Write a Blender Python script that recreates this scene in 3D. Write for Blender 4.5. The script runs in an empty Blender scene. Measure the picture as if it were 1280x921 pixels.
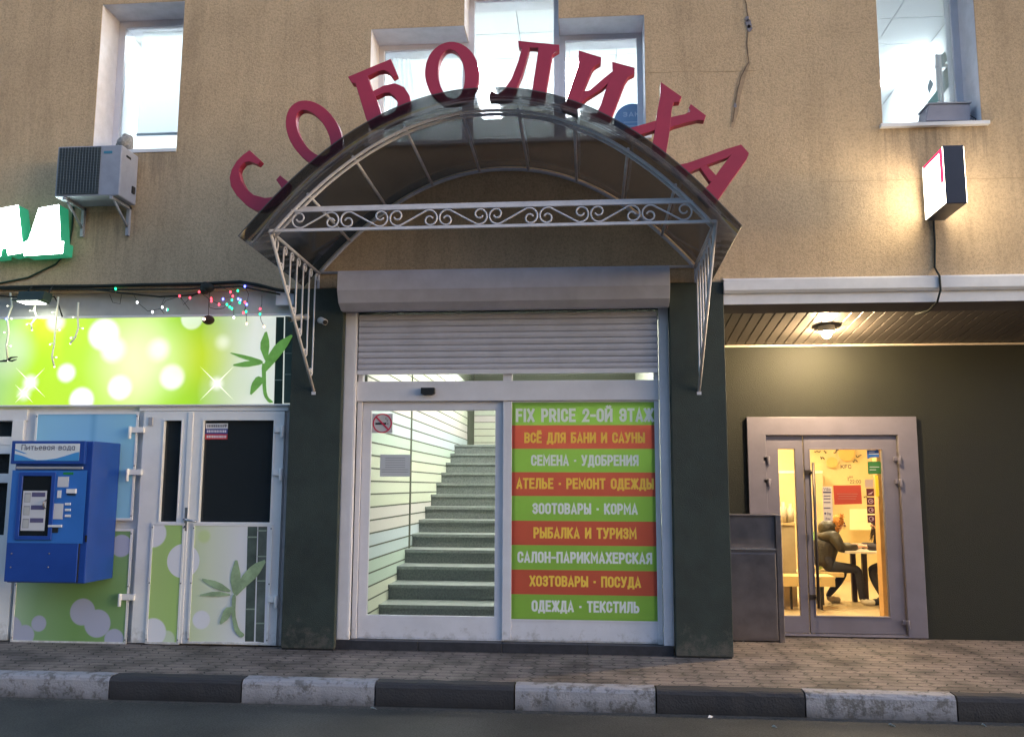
import bpy, bmesh, math, random
from mathutils import Vector, Matrix
random.seed(7)
sc = bpy.context.scene
COL = sc.collection
R = math.radians

# ------------------------------------------------------------------ camera
FPX, PCX, PCY = 1100.0, 640.0, 460.5
CAM = Vector((0.0, -8.3, 1.5))
ROWS = ((0.99633, 0.08550, 0.00402), (-0.00731, 0.13199, -0.99122), (-0.08528, 0.98756, 0.13213))
_r = Vector(ROWS[0]).normalized()
_f = Vector(ROWS[2]); _f = (_f - _r * _f.dot(_r)).normalized()
_d = _f.cross(_r).normalized()
if _d.z > 0: _d = -_d
cam = bpy.data.cameras.new("camera")
camo = bpy.data.objects.new("camera", cam); COL.objects.link(camo)
m3 = Matrix((_r, -_d, -_f)).transposed()
camo.matrix_world = Matrix.Translation(CAM) @ m3.to_4x4()
cam.sensor_width = 36.0; cam.lens = FPX / 1280.0 * 36.0
cam.clip_start = 0.05; cam.clip_end = 400
sc.camera = camo

# ------------------------------------------------------------------ sky, sun, exposure
SUN_EL, SUN_AZ = 9.0, 108.0
w = bpy.data.worlds.new("World"); sc.world = w; w.use_nodes = True
nt = w.node_tree; nt.nodes.clear()
sky = nt.nodes.new("ShaderNodeTexSky"); sky.sky_type = 'NISHITA'; sky.sun_disc = False
sky.sun_elevation = R(SUN_EL); sky.sun_rotation = R(SUN_AZ); sky.air_density = 1.0; sky.dust_density = 1.0; sky.ozone_density = 2.5
bg = nt.nodes.new("ShaderNodeBackground"); bg.inputs[1].default_value = 0.15
wo = nt.nodes.new("ShaderNodeOutputWorld")
nt.links.new(sky.outputs[0], bg.inputs[0]); nt.links.new(bg.outputs[0], wo.inputs[0])
sl = bpy.data.lights.new("sun", 'SUN'); sl.energy = 0.5; sl.angle = R(120); sl.color = (1, 0.82, 0.88)
so = bpy.data.objects.new("sun", sl); COL.objects.link(so)
az = R(SUN_AZ)
sdir = Vector((math.sin(az) * math.cos(R(SUN_EL)), math.cos(az) * math.cos(R(SUN_EL)), math.sin(R(SUN_EL))))
so.rotation_euler = sdir.to_track_quat('Z', 'Y').to_euler()
vs = sc.view_settings
vs.view_transform = 'Standard'; vs.look = 'None'; vs.exposure = 1.4; vs.gamma = 1.0; vs.use_curve_mapping = False
sc.cycles.max_bounces = 8; sc.cycles.transparent_max_bounces = 16
try: sc.cycles.use_denoising = True
except Exception: pass

# ------------------------------------------------------------------ helpers
def ray(px, py):
    a, b = (px - PCX) / FPX, (py - PCY) / FPX
    return _r * a + _d * b + _f
def at(px, py, Y):          # the point of the plane y = Y that stands at this place of the photo
    d = ray(px, py); return CAM + d * ((Y - CAM.y) / d.y)
def xz(px, py, Y):
    p = at(px, py, Y); return (p.x, p.z)
def s2l(c):
    return tuple(((v / 255) / 12.92 if v / 255 <= 0.04045 else ((v / 255 + 0.055) / 1.055) ** 2.4) for v in c)

MATS = {}
def mat(name, col, rough=0.6, metal=0.0, var=0.0, scale=6.0, bump=0.0, bscale=80.0, spec=0.5, col2=None, emit=None, estr=0.0, coat=0.0):
    if name in MATS: return MATS[name]
    m = bpy.data.materials.new(name); m.use_nodes = True; MATS[name] = m
    t = m.node_tree; b = t.nodes["Principled BSDF"]
    b.inputs["Base Color"].default_value = (*col, 1); b.inputs["Roughness"].default_value = rough
    b.inputs["Metallic"].default_value = metal; b.inputs["Specular IOR Level"].default_value = spec
    if coat: b.inputs["Coat Weight"].default_value = coat; b.inputs["Coat Roughness"].default_value = 0.1
    if var or bump:
        g = t.nodes.new("ShaderNodeNewGeometry")
    if var:
        n = t.nodes.new("ShaderNodeTexNoise"); n.inputs["Scale"].default_value = scale; n.inputs["Detail"].default_value = 6; n.inputs["Roughness"].default_value = 0.65
        t.links.new(g.outputs["Position"], n.inputs["Vector"])
        r = t.nodes.new("ShaderNodeValToRGB"); c2 = col2 or tuple(v * (1 - var) for v in col)
        r.color_ramp.elements[0].position = 0.35; r.color_ramp.elements[1].position = 0.65
        r.color_ramp.elements[0].color = (*c2, 1); r.color_ramp.elements[1].color = (*[min(1, v * (1 + var * 0.35)) for v in col], 1)
        t.links.new(n.outputs["Fac"], r.inputs[0]); t.links.new(r.outputs[0], b.inputs["Base Color"])
        q = t.nodes.new("ShaderNodeMapRange"); q.inputs[3].default_value = max(0, rough - 0.1); q.inputs[4].default_value = min(1, rough + 0.1)
        t.links.new(n.outputs["Fac"], q.inputs[0]); t.links.new(q.outputs[0], b.inputs["Roughness"])
    if bump:
        n2 = t.nodes.new("ShaderNodeTexNoise"); n2.inputs["Scale"].default_value = bscale; n2.inputs["Detail"].default_value = 4
        t.links.new(g.outputs["Position"], n2.inputs["Vector"])
        bp = t.nodes.new("ShaderNodeBump"); bp.inputs["Strength"].default_value = bump; bp.inputs["Distance"].default_value = 0.01
        t.links.new(n2.outputs["Fac"], bp.inputs["Height"]); t.links.new(bp.outputs[0], b.inputs["Normal"])
    if emit:
        b.inputs["Emission Color"].default_value = (*emit, 1); b.inputs["Emission Strength"].default_value = estr
    return m

def glass(name, tint=(1, 1, 1), refl=1.0, rough=0.02, haze=0.0, hazecol=(0.6, 0.6, 0.6), scatter=False):
    if name in MATS: return MATS[name]
    m = bpy.data.materials.new(name); m.use_nodes = True; MATS[name] = m
    t = m.node_tree; t.nodes.clear()
    o = t.nodes.new("ShaderNodeOutputMaterial"); tr = t.nodes.new("ShaderNodeBsdfTransparent"); tr.inputs[0].default_value = (*tint, 1)
    gl = t.nodes.new("ShaderNodeBsdfGlossy"); gl.inputs["Roughness"].default_value = rough
    fr = t.nodes.new("ShaderNodeFresnel"); fr.inputs[0].default_value = 1.5
    mu = t.nodes.new("ShaderNodeMath"); mu.operation = 'MULTIPLY'; mu.inputs[1].default_value = refl
    t.links.new(fr.outputs[0], mu.inputs[0])
    mx = t.nodes.new("ShaderNodeMixShader"); t.links.new(mu.outputs[0], mx.inputs[0])
    src = tr
    if haze:
        df = t.nodes.new("ShaderNodeBsdfTranslucent" if scatter else "ShaderNodeBsdfDiffuse"); df.inputs[0].default_value = (*hazecol, 1)
        m2 = t.nodes.new("ShaderNodeMixShader"); m2.inputs[0].default_value = haze
        t.links.new(tr.outputs[0], m2.inputs[1]); t.links.new(df.outputs[0], m2.inputs[2]); src = m2
    t.links.new(src.outputs[0], mx.inputs[1]); t.links.new(gl.outputs[0], mx.inputs[2]); t.links.new(mx.outputs[0], o.inputs[0])
    return m

def film(name, col, fac=0.5, rough=.5):      # paper, cloth or foil that light also comes through
    if name in MATS: return MATS[name]
    m = mat(name, col, rough, var=.05, scale=3); t = m.node_tree; b = t.nodes["Principled BSDF"]; o = t.nodes["Material Output"]
    tl = t.nodes.new("ShaderNodeBsdfTranslucent"); tl.inputs[0].default_value = (*col, 1); mx = t.nodes.new("ShaderNodeMixShader"); mx.inputs[0].default_value = fac
    t.links.new(b.outputs[0], mx.inputs[1]); t.links.new(tl.outputs[0], mx.inputs[2]); t.links.new(mx.outputs[0], o.inputs[0]); return m

def emis(name, col, s):
    if name in MATS: return MATS[name]
    m = bpy.data.materials.new(name); m.use_nodes = True; MATS[name] = m
    t = m.node_tree; t.nodes.clear(); o = t.nodes.new("ShaderNodeOutputMaterial"); e = t.nodes.new("ShaderNodeEmission")
    e.inputs[0].default_value = (*col, 1); e.inputs[1].default_value = s; t.links.new(e.outputs[0], o.inputs[0]); return m

class MB:
    def __init__(s): s.v = []; s.f = []; s.m = []; s.sm = []
    def face(s, pts, m=0, smooth=False):
        n = len(s.v); s.v += [Vector(p) for p in pts]; s.f.append(tuple(range(n, n + len(pts)))); s.m.append(m); s.sm.append(smooth)
    def box(s, x0, x1, y0, y1, z0, z1, m=0):
        if x0 > x1: x0, x1 = x1, x0
        if y0 > y1: y0, y1 = y1, y0
        if z0 > z1: z0, z1 = z1, z0
        n = len(s.v)
        s.v += [Vector(p) for p in ((x0, y0, z0), (x1, y0, z0), (x1, y1, z0), (x0, y1, z0), (x0, y0, z1), (x1, y0, z1), (x1, y1, z1), (x0, y1, z1))]
        for q in ((0, 3, 2, 1), (4, 5, 6, 7), (0, 1, 5, 4), (1, 2, 6, 5), (2, 3, 7, 6), (3, 0, 4, 7)):
            s.f.append(tuple(n + k for k in q)); s.m.append(m); s.sm.append(False)
        return s
    def prism(s, pts, y0, y1, m=0):     # outline (x,z) given depth from y0 to y1
        a = sum(pts[i][0] * pts[(i + 1) % len(pts)][1] - pts[(i + 1) % len(pts)][0] * pts[i][1] for i in range(len(pts)))
        if a < 0: pts = pts[::-1]
        n = len(s.v); k = len(pts)
        s.v += [Vector((x, y0, z)) for x, z in pts] + [Vector((x, y1, z)) for x, z in pts]
        s.f.append(tuple(n + i for i in range(k))); s.f.append(tuple(n + k + i for i in reversed(range(k))))
        s.m += [m, m]; s.sm += [False, False]
        for i in range(k):
            j = (i + 1) % k; s.f.append((n + j, n + i, n + k + i, n + k + j)); s.m.append(m); s.sm.append(False)
        return s
    def ring(s, outer, inner, y0, y1, m=0):   # outline with a hole, same number of points
        n = len(s.v); k = len(outer)
        for y in (y0, y1):
            s.v += [Vector((x, y, z)) for x, z in outer] + [Vector((x, y, z)) for x, z in inner]
        for i in range(k):
            j = (i + 1) % k
            for q in ((i, j, k + j, k + i), (2*k + j, 2*k + i, 3*k + i, 3*k + j), (j, i, 2*k + i, 2*k + j), (k + i, k + j, 3*k + j, 3*k + i)):
                s.f.append(tuple(n + e for e in q)); s.m.append(m); s.sm.append(False)
        return s
    def tube(s, pts, r, m=0, n=8, closed=False, sq=False):
        pts = [Vector(p) for p in pts]; k = len(pts); base = len(s.v)
        rr = r if isinstance(r, (list, tuple)) else [r] * k
        prev = None
        for i, p in enumerate(pts):
            a = pts[i - 1] if (i > 0 or closed) else p; b = pts[(i + 1) % k] if (i < k - 1 or closed) else p
            t = (b - a)
            if t.length < 1e-9: t = Vector((0, 0, 1))
            t.normalize()
            if prev is None:
                u = t.cross(Vector((0, 0, 1)))
                if u.length < 0.05: u = t.cross(Vector((0, 1, 0)))
                u.normalize()
            else:
                u = prev - t * prev.dot(t)
                if u.length < 1e-6: u = t.orthogonal()
                u.normalize()
            prev = u; v = t.cross(u)
            off = math.pi / n if sq else 0
            for q in range(n):
                an = 2 * math.pi * q / n + off; s.v.append(p + (u * math.cos(an) + v * math.sin(an)) * rr[i])
        for i in range(k if closed else k - 1):
            for q in range(n):
                a = base + i * n + q; b = base + i * n + (q + 1) % n; c = base + ((i + 1) % k) * n + (q + 1) % n; d = base + ((i + 1) % k) * n + q
                s.f.append((a, b, c, d)); s.m.append(m); s.sm.append(not sq)
        if not closed:
            s.f.append(tuple(base + q for q in reversed(range(n)))); s.m.append(m); s.sm.append(False)
            s.f.append(tuple(base + (k - 1) * n + q for q in range(n))); s.m.append(m); s.sm.append(False)
        return s
    def ball(s, c, r, m=0, nu=10, nv=7, sx=1, sy=1, sz=1):
        c = Vector(c); base = len(s.v)
        for i in range(nv + 1):
            th = math.pi * i / nv
            for j in range(nu):
                ph = 2 * math.pi * j / nu
                s.v.append(c + Vector((r * sx * math.sin(th) * math.cos(ph), r * sy * math.sin(th) * math.sin(ph), r * sz * math.cos(th))))
        for i in range(nv):
            for j in range(nu):
                a = base + i * nu + j; b = base + i * nu + (j + 1) % nu
                s.f.append((a, a + nu, b + nu, b)); s.m.append(m); s.sm.append(True)
        return s
    def disc(s, c, r, y, m=0, n=24, th=0.002):
        s.prism([(c[0] + r * math.cos(2 * math.pi * i / n), c[1] + r * math.sin(2 * math.pi * i / n)) for i in range(n)], y - th, y, m); return s
    def wall(s, x0, x1, z0, z1, y0, y1, holes, m=0):    # a slab y0..y1 with rectangular holes (x0,x1,z0,z1)
        xs = sorted({x0, x1, *[h[0] for h in holes], *[h[1] for h in holes]}); zs = sorted({z0, z1, *[h[2] for h in holes], *[h[3] for h in holes]})
        xs = [x for x in xs if x0 <= x <= x1]; zs = [z for z in zs if z0 <= z <= z1]
        def solid(i, j):
            if i < 0 or j < 0 or i >= len(xs) - 1 or j >= len(zs) - 1: return False
            cx, cz = (xs[i] + xs[i + 1]) / 2, (zs[j] + zs[j + 1]) / 2
            return not any(h[0] < cx < h[1] and h[2] < cz < h[3] for h in holes)
        for i in range(len(xs) - 1):
            for j in range(len(zs) - 1):
                if not solid(i, j): continue
                a, b, c, d = xs[i], xs[i + 1], zs[j], zs[j + 1]
                s.face([(a, y0, c), (b, y0, c), (b, y0, d), (a, y0, d)], m); s.face([(b, y1, c), (a, y1, c), (a, y1, d), (b, y1, d)], m)
                if not solid(i - 1, j): s.face([(a, y1, c), (a, y0, c), (a, y0, d), (a, y1, d)], m)
                if not solid(i + 1, j): s.face([(b, y0, c), (b, y1, c), (b, y1, d), (b, y0, d)], m)
                if not solid(i, j - 1): s.face([(a, y1, c), (b, y1, c), (b, y0, c), (a, y0, c)], m)
                if not solid(i, j + 1): s.face([(a, y0, d), (b, y0, d), (b, y1, d), (a, y1, d)], m)
        return s
    def frame(s, x0, x1, z0, z1, t, y0, y1, m=0, tb=None):      # four bars round an opening, as one piece
        tb = t if tb is None else tb
        s.wall(x0, x1, z0, z1, y0, y1, [(x0 + t, x1 - t, z0 + tb, z1 - t)], m); return s
    def build(s, name, mats, parent=None, bev=0.0, loc=None):
        me = bpy.data.meshes.new(name)
        base = WL[parent] if parent is not None else Vector(loc or (0, 0, 0))
        me.from_pydata([tuple(p - base) for p in s.v], [], s.f)
        if not isinstance(mats, (list, tuple)): mats = [mats]
        for m in mats: me.materials.append(m)
        for p, mi, sm in zip(me.polygons, s.m, s.sm): p.material_index = mi; p.use_smooth = sm
        me.update()
        bm = bmesh.new(); bm.from_mesh(me); bmesh.ops.remove_doubles(bm, verts=bm.verts, dist=1e-5); bm.to_mesh(me); bm.free()
        o = bpy.data.objects.new(name, me); COL.objects.link(o)
        if parent is not None: o.parent = parent
        else: o.location = base
        WL[o] = base
        if bev:
            b = o.modifiers.new("edge", 'BEVEL'); b.width = bev; b.segments = 2; b.limit_method = 'ANGLE'; b.angle_limit = R(50)
        return o
WL = {}
def tag(o, label, cat, group=None):
    o["label"] = label; o["category"] = cat
    if group: o["group"] = group
    return o
def thing(name, label, cat, loc=(0, 0, 0), group=None):
    o = bpy.data.objects.new(name, None); COL.objects.link(o); o.location = loc; o.empty_display_size = 0.1; WL[o] = Vector(loc)
    return tag(o, label, cat, group)
def kind(o, k): o["kind"] = k; return o

def _q(cx, cy, rx, ry, a0, a1, n=7): return [(cx + rx * math.cos(R(a0 + (a1 - a0) * i / n)), cy + ry * math.sin(R(a0 + (a1 - a0) * i / n))) for i in range(n + 1)]
def _o(y0=0.0, y1=1.0): r = .24 * (y1 - y0); L = _q(.5, y1 - r, .5, r, 180, 0) + _q(.5, y0 + r, .5, r, 0, -180); return L + [L[0]]
def _bowl(y0, y1, xs=0.0): r = (y1 - y0) / 2; return [(xs, y1), (.56, y1)] + _q(.56, y0 + r, .44, r, 90, -90) + [(xs, y0)]
_I = [(0, 0), (0, 1)]; _J = [(1, 0), (1, 1)]
_C = _q(.5, .76, .5, .24, -8, 180) + _q(.5, .24, .5, .24, 180, 368)
GLY = {   # letter: (width, strokes along the middle of each line)
 ' ': (.26, []), '-': (.30, [[(0, .46), (1, .46)]]), '·': (.03, [[(0, .46), (1, .46)]]), ':': (.10, [[(0, .08), (1, .08)], [(0, .62), (1, .62)]]),
 'А': (.50, [[(0, 0), (.5, 1), (1, 0)], [(.17, .24), (.83, .24)]]), 'Б': (.46, [[(.92, 1), (0, 1), (0, 0), (.3, 0)], _bowl(0, .56)]), 'В': (.47, [_I, _bowl(.52, 1), _bowl(0, .52)]),
 'Д': (.56, [[(-.04, -.17), (-.04, 0), (1.04, 0), (1.04, -.17)], [(.12, 0), (.26, .5), (.32, 1), (.86, 1), (.86, 0)]]), 'Е': (.42, [[(1, 1), (0, 1), (0, 0), (1, 0)], [(0, .52), (.86, .52)]]),
 'Ж': (.72, [[(.5, 0), (.5, 1)], [(0, 0), (.40, .5), (0, 1)], [(1, 0), (.60, .5), (1, 1)]]), 'З': (.45, [_q(.5, .77, .5, .23, 165, -90) + [(.32, .54)], [(.32, .54)] + _q(.5, .27, .5, .27, 90, -165)]),
 'И': (.52, [_I, _J, [(0, .12), (1, .88)]]), 'К': (.48, [_I, [(0, .36), (1, 1)], [(.30, .56), (1, 0)]]), 'Л': (.50, [[(0, 0), (.16, .12), (.26, 1), (1, 1), (1, 0)]]), 'М': (.64, [[(0, 0), (0, 1), (.5, .30), (1, 1), (1, 0)]]),
 'Н': (.50, [_I, _J, [(0, .5), (1, .5)]]), 'О': (.48, [_o()]), 'П': (.50, [[(0, 0), (0, 1), (1, 1), (1, 0)]]), 'Р': (.46, [_I, _bowl(.42, 1)]), 'С': (.47, [_C]), 'Т': (.46, [[(0, 1), (1, 1)], [(.5, 0), (.5, 1)]]),
 'У': (.50, [[(0, 1), (.52, .30)], [(1, 1), (.46, .12), (.30, 0), (.10, 0)]]), 'Х': (.50, [[(0, 0), (1, 1)], [(0, 1), (1, 0)]]), 'Ы': (.64, [[(0, 1), (0, 0)], [(0, .56), (.36, .56)] + [(.36 + .26 * (x - .56) / .44, y) for x, y in _q(.56, .28, .44, .28, 90, -90)] + [(0, 0)], [(1, 0), (1, 1)]]),
 'Ь': (.45, [[(0, 1), (0, 0)], _bowl(0, .56)]), 'Э': (.47, [[(1 - x, y) for x, y in _C], [(.3, .5), (1, .5)]]), 'Я': (.47, [_J, [(1 - x, y) for x, y in _bowl(.44, 1)], [(.5, .44), (0, 0)]]),
 'F': (.42, [[(1, 1), (0, 1), (0, 0)], [(0, .5), (.86, .5)]]), 'I': (.06, [[(.5, 0), (.5, 1)]]), 'R': (.47, [_I, _bowl(.44, 1), [(.5, .44), (1, 0)]]), 'V': (.5, [[(0, 1), (.5, 0), (1, 1)]]),
 'S': (.46, [[(1, .74)] + _q(.5, .76, .5, .24, 0, 270) + _q(.5, .26, .5, .26, 90, -165)]), '2': (.45, [[(0, .72)] + _q(.5, .74, .5, .26, 180, -20) + [(0, 0), (1, 0)]]),
 'е': (.40, [[(0, .36), (1, .36)] + _q(.5, .44, .5, .24, 0, 180) + _q(.5, .24, .5, .24, 180, 310)]), 'а': (.38, [_o(0, .68), [(1, 0), (1, .68)]]), 'о': (.42, [_o(0, .68)]), 'y': (.40, [[(0, .68), (.5, 0)], [(1, .68), (.25, -.28)]]),
}
for a_, b_ in (('P', 'Р'), ('C', 'С'), ('E', 'Е'), ('X', 'Х'), ('K', 'К'), ('A', 'А'), ('0', 'О'), ('a', 'а')): GLY[a_] = GLY[b_]
for a_, b_ in (('и', 'И'), ('т', 'Т'), ('ь', 'Ь'), ('в', 'В'), ('я', 'Я'), ('д', 'Д')): GLY[a_] = (GLY[b_][0] * .85, [[(x, y * .68) for x, y in st_] for st_ in GLY[b_][1]])
GLY['Й'] = (GLY['И'][0], GLY['И'][1] + [[(.25, 1.26), (.36, 1.17), (.64, 1.17), (.75, 1.26)]]); GLY['Ё'] = (GLY['Е'][0], GLY['Е'][1] + [[(.18, 1.24), (.38, 1.24)], [(.62, 1.24), (.82, 1.24)]])
def add_text(mb, txt, x0, x1, z0, z1, y, m=0, bold=0.19):
    H = z1 - z0; t = bold; gap = .105; adv = []; cx_ = 0.0
    for ch in txt:
        w_ = GLY[ch][0]; adv.append(cx_ + t / 2); cx_ += w_ + t + gap
    total = cx_ - gap; kx = (x1 - x0) / total; hw = t / 2 * H; hx = t / 2 * kx
    for ch, a in zip(txt, adv):
        w_, sts = GLY[ch]
        for si, st_ in enumerate(sts):
            P = [(x0 + (a + px * w_) * kx, z0 + hw + pz * (H - 2 * hw)) for px, pz in st_]
            Q = [P[0]]
            for p in P[1:]:
                if math.hypot(p[0] - Q[-1][0], p[1] - Q[-1][1]) > 1e-6: Q.append(p)
            closed = math.hypot(Q[0][0] - Q[-1][0], Q[0][1] - Q[-1][1]) < 1e-6 and len(Q) > 3
            if closed: Q = Q[:-1]
            n = len(Q); h = min(hw, hx) if abs(hx - hw) > .6 * hw else (hw + hx) / 2
            if n == 1: continue
            ed = []
            for i in range(n):
                p0 = Q[i - 1] if (i > 0 or closed) else None; p1 = Q[(i + 1) % n] if (i < n - 1 or closed) else None
                d0 = Vector((Q[i][0] - p0[0], Q[i][1] - p0[1])).normalized() if p0 else None; d1 = Vector((p1[0] - Q[i][0], p1[1] - Q[i][1])).normalized() if p1 else None
                n0 = Vector((-d0.y, d0.x)) if d0 else None; n1 = Vector((-d1.y, d1.x)) if d1 else None
                if n0 and n1: mm = (n0 + n1); mm = mm.normalized() if mm.length > 1e-4 else n0; k_ = min(1 / max(.35, mm.dot(n0)), 2.2); off = mm * h * k_
                else: off = (n0 or n1) * h
                c_ = Vector(Q[i])
                if not closed and i == 0: c_ -= d1 * h * .98
                if not closed and i == n - 1: c_ += d0 * h * .98
                ed.append((c_ + off, c_ - off))
            yy = y - si * .0004; b0 = len(mb.v)
            for l_, r_ in ed: mb.v += [Vector((l_.x, yy, l_.y)), Vector((r_.x, yy, r_.y))]
            for i in range(n if closed else n - 1):
                j = (i + 1) % n; mb.f.append((b0 + 2 * i, b0 + 2 * i + 1, b0 + 2 * j + 1, b0 + 2 * j)); mb.m.append(m); mb.sm.append(False)

# print on a panel: a flat colour or a left-right run of colours, with soft round spots on it
def print_mat(name, stops, circles=(), rough=0.35, emitk=0.0, blot=0.0):
    m = bpy.data.materials.new(name); m.use_nodes = True; MATS[name] = m
    t = m.node_tree; b = t.nodes["Principled BSDF"]; b.inputs["Roughness"].default_value = rough
    g = t.nodes.new("ShaderNodeNewGeometry"); sp = t.nodes.new("ShaderNodeSeparateXYZ"); t.links.new(g.outputs["Position"], sp.inputs[0])
    cb = t.nodes.new("ShaderNodeCombineXYZ"); t.links.new(sp.outputs[0], cb.inputs[0]); t.links.new(sp.outputs[2], cb.inputs[2])
    x0, x1 = stops[0][0], stops[-1][0]
    mr = t.nodes.new("ShaderNodeMapRange"); mr.inputs[1].default_value = x0; mr.inputs[2].default_value = x1 if x1 > x0 else x0 + 1
    if blot:
        nz = t.nodes.new("ShaderNodeTexNoise"); nz.inputs["Scale"].default_value = 2.2; nz.inputs["Detail"].default_value = 1
        t.links.new(cb.outputs[0], nz.inputs[0]); ma = t.nodes.new("ShaderNodeMath"); ma.operation = 'MULTIPLY_ADD'; ma.inputs[1].default_value = blot
        t.links.new(nz.outputs["Fac"], ma.inputs[0]); t.links.new(sp.outputs[0], ma.inputs[2]); t.links.new(ma.outputs[0], mr.inputs[0])
    else: t.links.new(sp.outputs[0], mr.inputs[0])
    rp = t.nodes.new("ShaderNodeValToRGB"); els = rp.color_ramp.elements
    while len(els) < len(stops): els.new(0.5)
    for e, (x, c) in zip(els, stops): e.position = (x - x0) / ((x1 - x0) or 1); e.color = (*s2l(c), 1)
    t.links.new(mr.outputs[0], rp.inputs[0]); cur = rp.outputs[0]
    for (cx, cz, r, soft, c, op) in circles:
        vm = t.nodes.new("ShaderNodeVectorMath"); vm.operation = 'DISTANCE'; vm.inputs[1].default_value = (cx, 0, cz); t.links.new(cb.outputs[0], vm.inputs[0])
        q = t.nodes.new("ShaderNodeMapRange"); q.interpolation_type = 'SMOOTHSTEP'; q.inputs[1].default_value = r + soft; q.inputs[2].default_value = r - soft
        q.inputs[3].default_value = 0; q.inputs[4].default_value = op; t.links.new(vm.outputs["Value"], q.inputs[0])
        mx = t.nodes.new("ShaderNodeMix"); mx.data_type = 'RGBA'; t.links.new(q.outputs[0], mx.inputs[0]); t.links.new(cur, mx.inputs[6]); mx.inputs[7].default_value = (*s2l(c), 1); cur = mx.outputs[2]
    t.links.new(cur, b.inputs["Base Color"])
    if emitk: t.links.new(cur, b.inputs["Emission Color"]); b.inputs["Emission Strength"].default_value = emitk
    return m

# ------------------------------------------------------------------ materials
def stucco():
    m = mat("ochre_stucco", (0.40, 0.30, 0.185), 0.9)
    t = m.node_tree; b = t.nodes["Principled BSDF"]; g = t.nodes.new("ShaderNodeNewGeometry")
    def noise(sc_, det, v=None):
        n = t.nodes.new("ShaderNodeTexNoise"); n.inputs["Scale"].default_value = sc_; n.inputs["Detail"].default_value = det; n.inputs["Roughness"].default_value = 0.7
        t.links.new(v or g.outputs["Position"], n.inputs["Vector"]); return n
    big = noise(1.1, 4); fine = noise(42, 5); spk = noise(130, 3)
    r = t.nodes.new("ShaderNodeValToRGB"); r.color_ramp.elements[0].position = .3; r.color_ramp.elements[1].position = .7
    r.color_ramp.elements[0].color = (0.46, 0.335, 0.208, 1); r.color_ramp.elements[1].color = (0.575, 0.424, 0.265, 1); t.links.new(big.outputs[0], r.inputs[0])
    def mul(a, nz, lo, p0, p1):
        q = t.nodes.new("ShaderNodeMapRange"); q.inputs[1].default_value = p0; q.inputs[2].default_value = p1; q.inputs[3].default_value = lo; q.inputs[4].default_value = 1.06; t.links.new(nz, q.inputs[0])
        x = t.nodes.new("ShaderNodeMix"); x.data_type = 'RGBA'; x.blend_type = 'MULTIPLY'; x.inputs[0].default_value = 1; t.links.new(a, x.inputs[6])
        c = t.nodes.new("ShaderNodeCombineColor"); [t.links.new(q.outputs[0], c.inputs[k]) for k in range(3)]; t.links.new(c.outputs[0], x.inputs[7]); return x.outputs[2]
    c = mul(r.outputs[0], fine.outputs[0], 0.78, .32, .55); c = mul(c, spk.outputs[0], 0.72, .36, .5)
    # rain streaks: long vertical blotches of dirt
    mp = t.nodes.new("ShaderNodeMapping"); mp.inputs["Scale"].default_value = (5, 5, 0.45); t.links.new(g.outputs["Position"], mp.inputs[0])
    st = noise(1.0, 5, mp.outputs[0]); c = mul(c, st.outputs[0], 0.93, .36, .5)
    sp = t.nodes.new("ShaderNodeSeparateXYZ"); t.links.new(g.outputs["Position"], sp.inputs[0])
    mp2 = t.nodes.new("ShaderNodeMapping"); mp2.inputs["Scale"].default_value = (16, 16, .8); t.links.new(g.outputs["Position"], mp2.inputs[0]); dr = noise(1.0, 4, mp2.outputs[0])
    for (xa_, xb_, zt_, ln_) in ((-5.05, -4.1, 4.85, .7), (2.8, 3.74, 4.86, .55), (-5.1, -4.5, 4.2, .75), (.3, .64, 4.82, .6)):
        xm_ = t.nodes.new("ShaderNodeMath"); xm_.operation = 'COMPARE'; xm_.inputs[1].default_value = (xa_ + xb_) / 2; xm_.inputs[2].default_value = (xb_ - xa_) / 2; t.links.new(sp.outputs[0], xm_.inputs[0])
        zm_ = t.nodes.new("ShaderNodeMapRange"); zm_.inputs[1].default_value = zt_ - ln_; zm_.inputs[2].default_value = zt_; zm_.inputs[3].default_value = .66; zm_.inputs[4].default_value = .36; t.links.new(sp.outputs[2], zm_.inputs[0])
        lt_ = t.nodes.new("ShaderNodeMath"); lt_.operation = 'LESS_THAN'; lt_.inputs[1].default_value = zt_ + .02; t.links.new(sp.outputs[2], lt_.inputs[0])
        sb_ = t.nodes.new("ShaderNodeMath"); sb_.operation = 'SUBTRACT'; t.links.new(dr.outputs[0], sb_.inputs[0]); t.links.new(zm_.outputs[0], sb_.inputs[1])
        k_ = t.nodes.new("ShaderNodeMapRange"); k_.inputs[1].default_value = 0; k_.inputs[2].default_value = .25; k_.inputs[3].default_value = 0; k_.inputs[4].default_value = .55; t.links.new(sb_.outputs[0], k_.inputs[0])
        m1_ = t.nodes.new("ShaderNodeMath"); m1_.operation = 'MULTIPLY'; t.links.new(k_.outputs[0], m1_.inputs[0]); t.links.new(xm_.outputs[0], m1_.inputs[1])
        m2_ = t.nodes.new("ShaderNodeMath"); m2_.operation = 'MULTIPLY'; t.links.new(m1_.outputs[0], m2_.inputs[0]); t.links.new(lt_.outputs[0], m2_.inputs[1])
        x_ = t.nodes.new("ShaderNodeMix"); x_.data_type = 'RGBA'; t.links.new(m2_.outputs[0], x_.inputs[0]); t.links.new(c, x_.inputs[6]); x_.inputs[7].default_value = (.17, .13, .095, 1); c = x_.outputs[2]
    t.links.new(c, b.inputs["Base Color"])
    bp = t.nodes.new("ShaderNodeBump"); bp.inputs["Strength"].default_value = .7; bp.inputs["Distance"].default_value = .006
    ad = t.nodes.new("ShaderNodeMath"); ad.operation = 'ADD'; t.links.new(fine.outputs[0], ad.inputs[0]); t.links.new(spk.outputs[0], ad.inputs[1])
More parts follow.
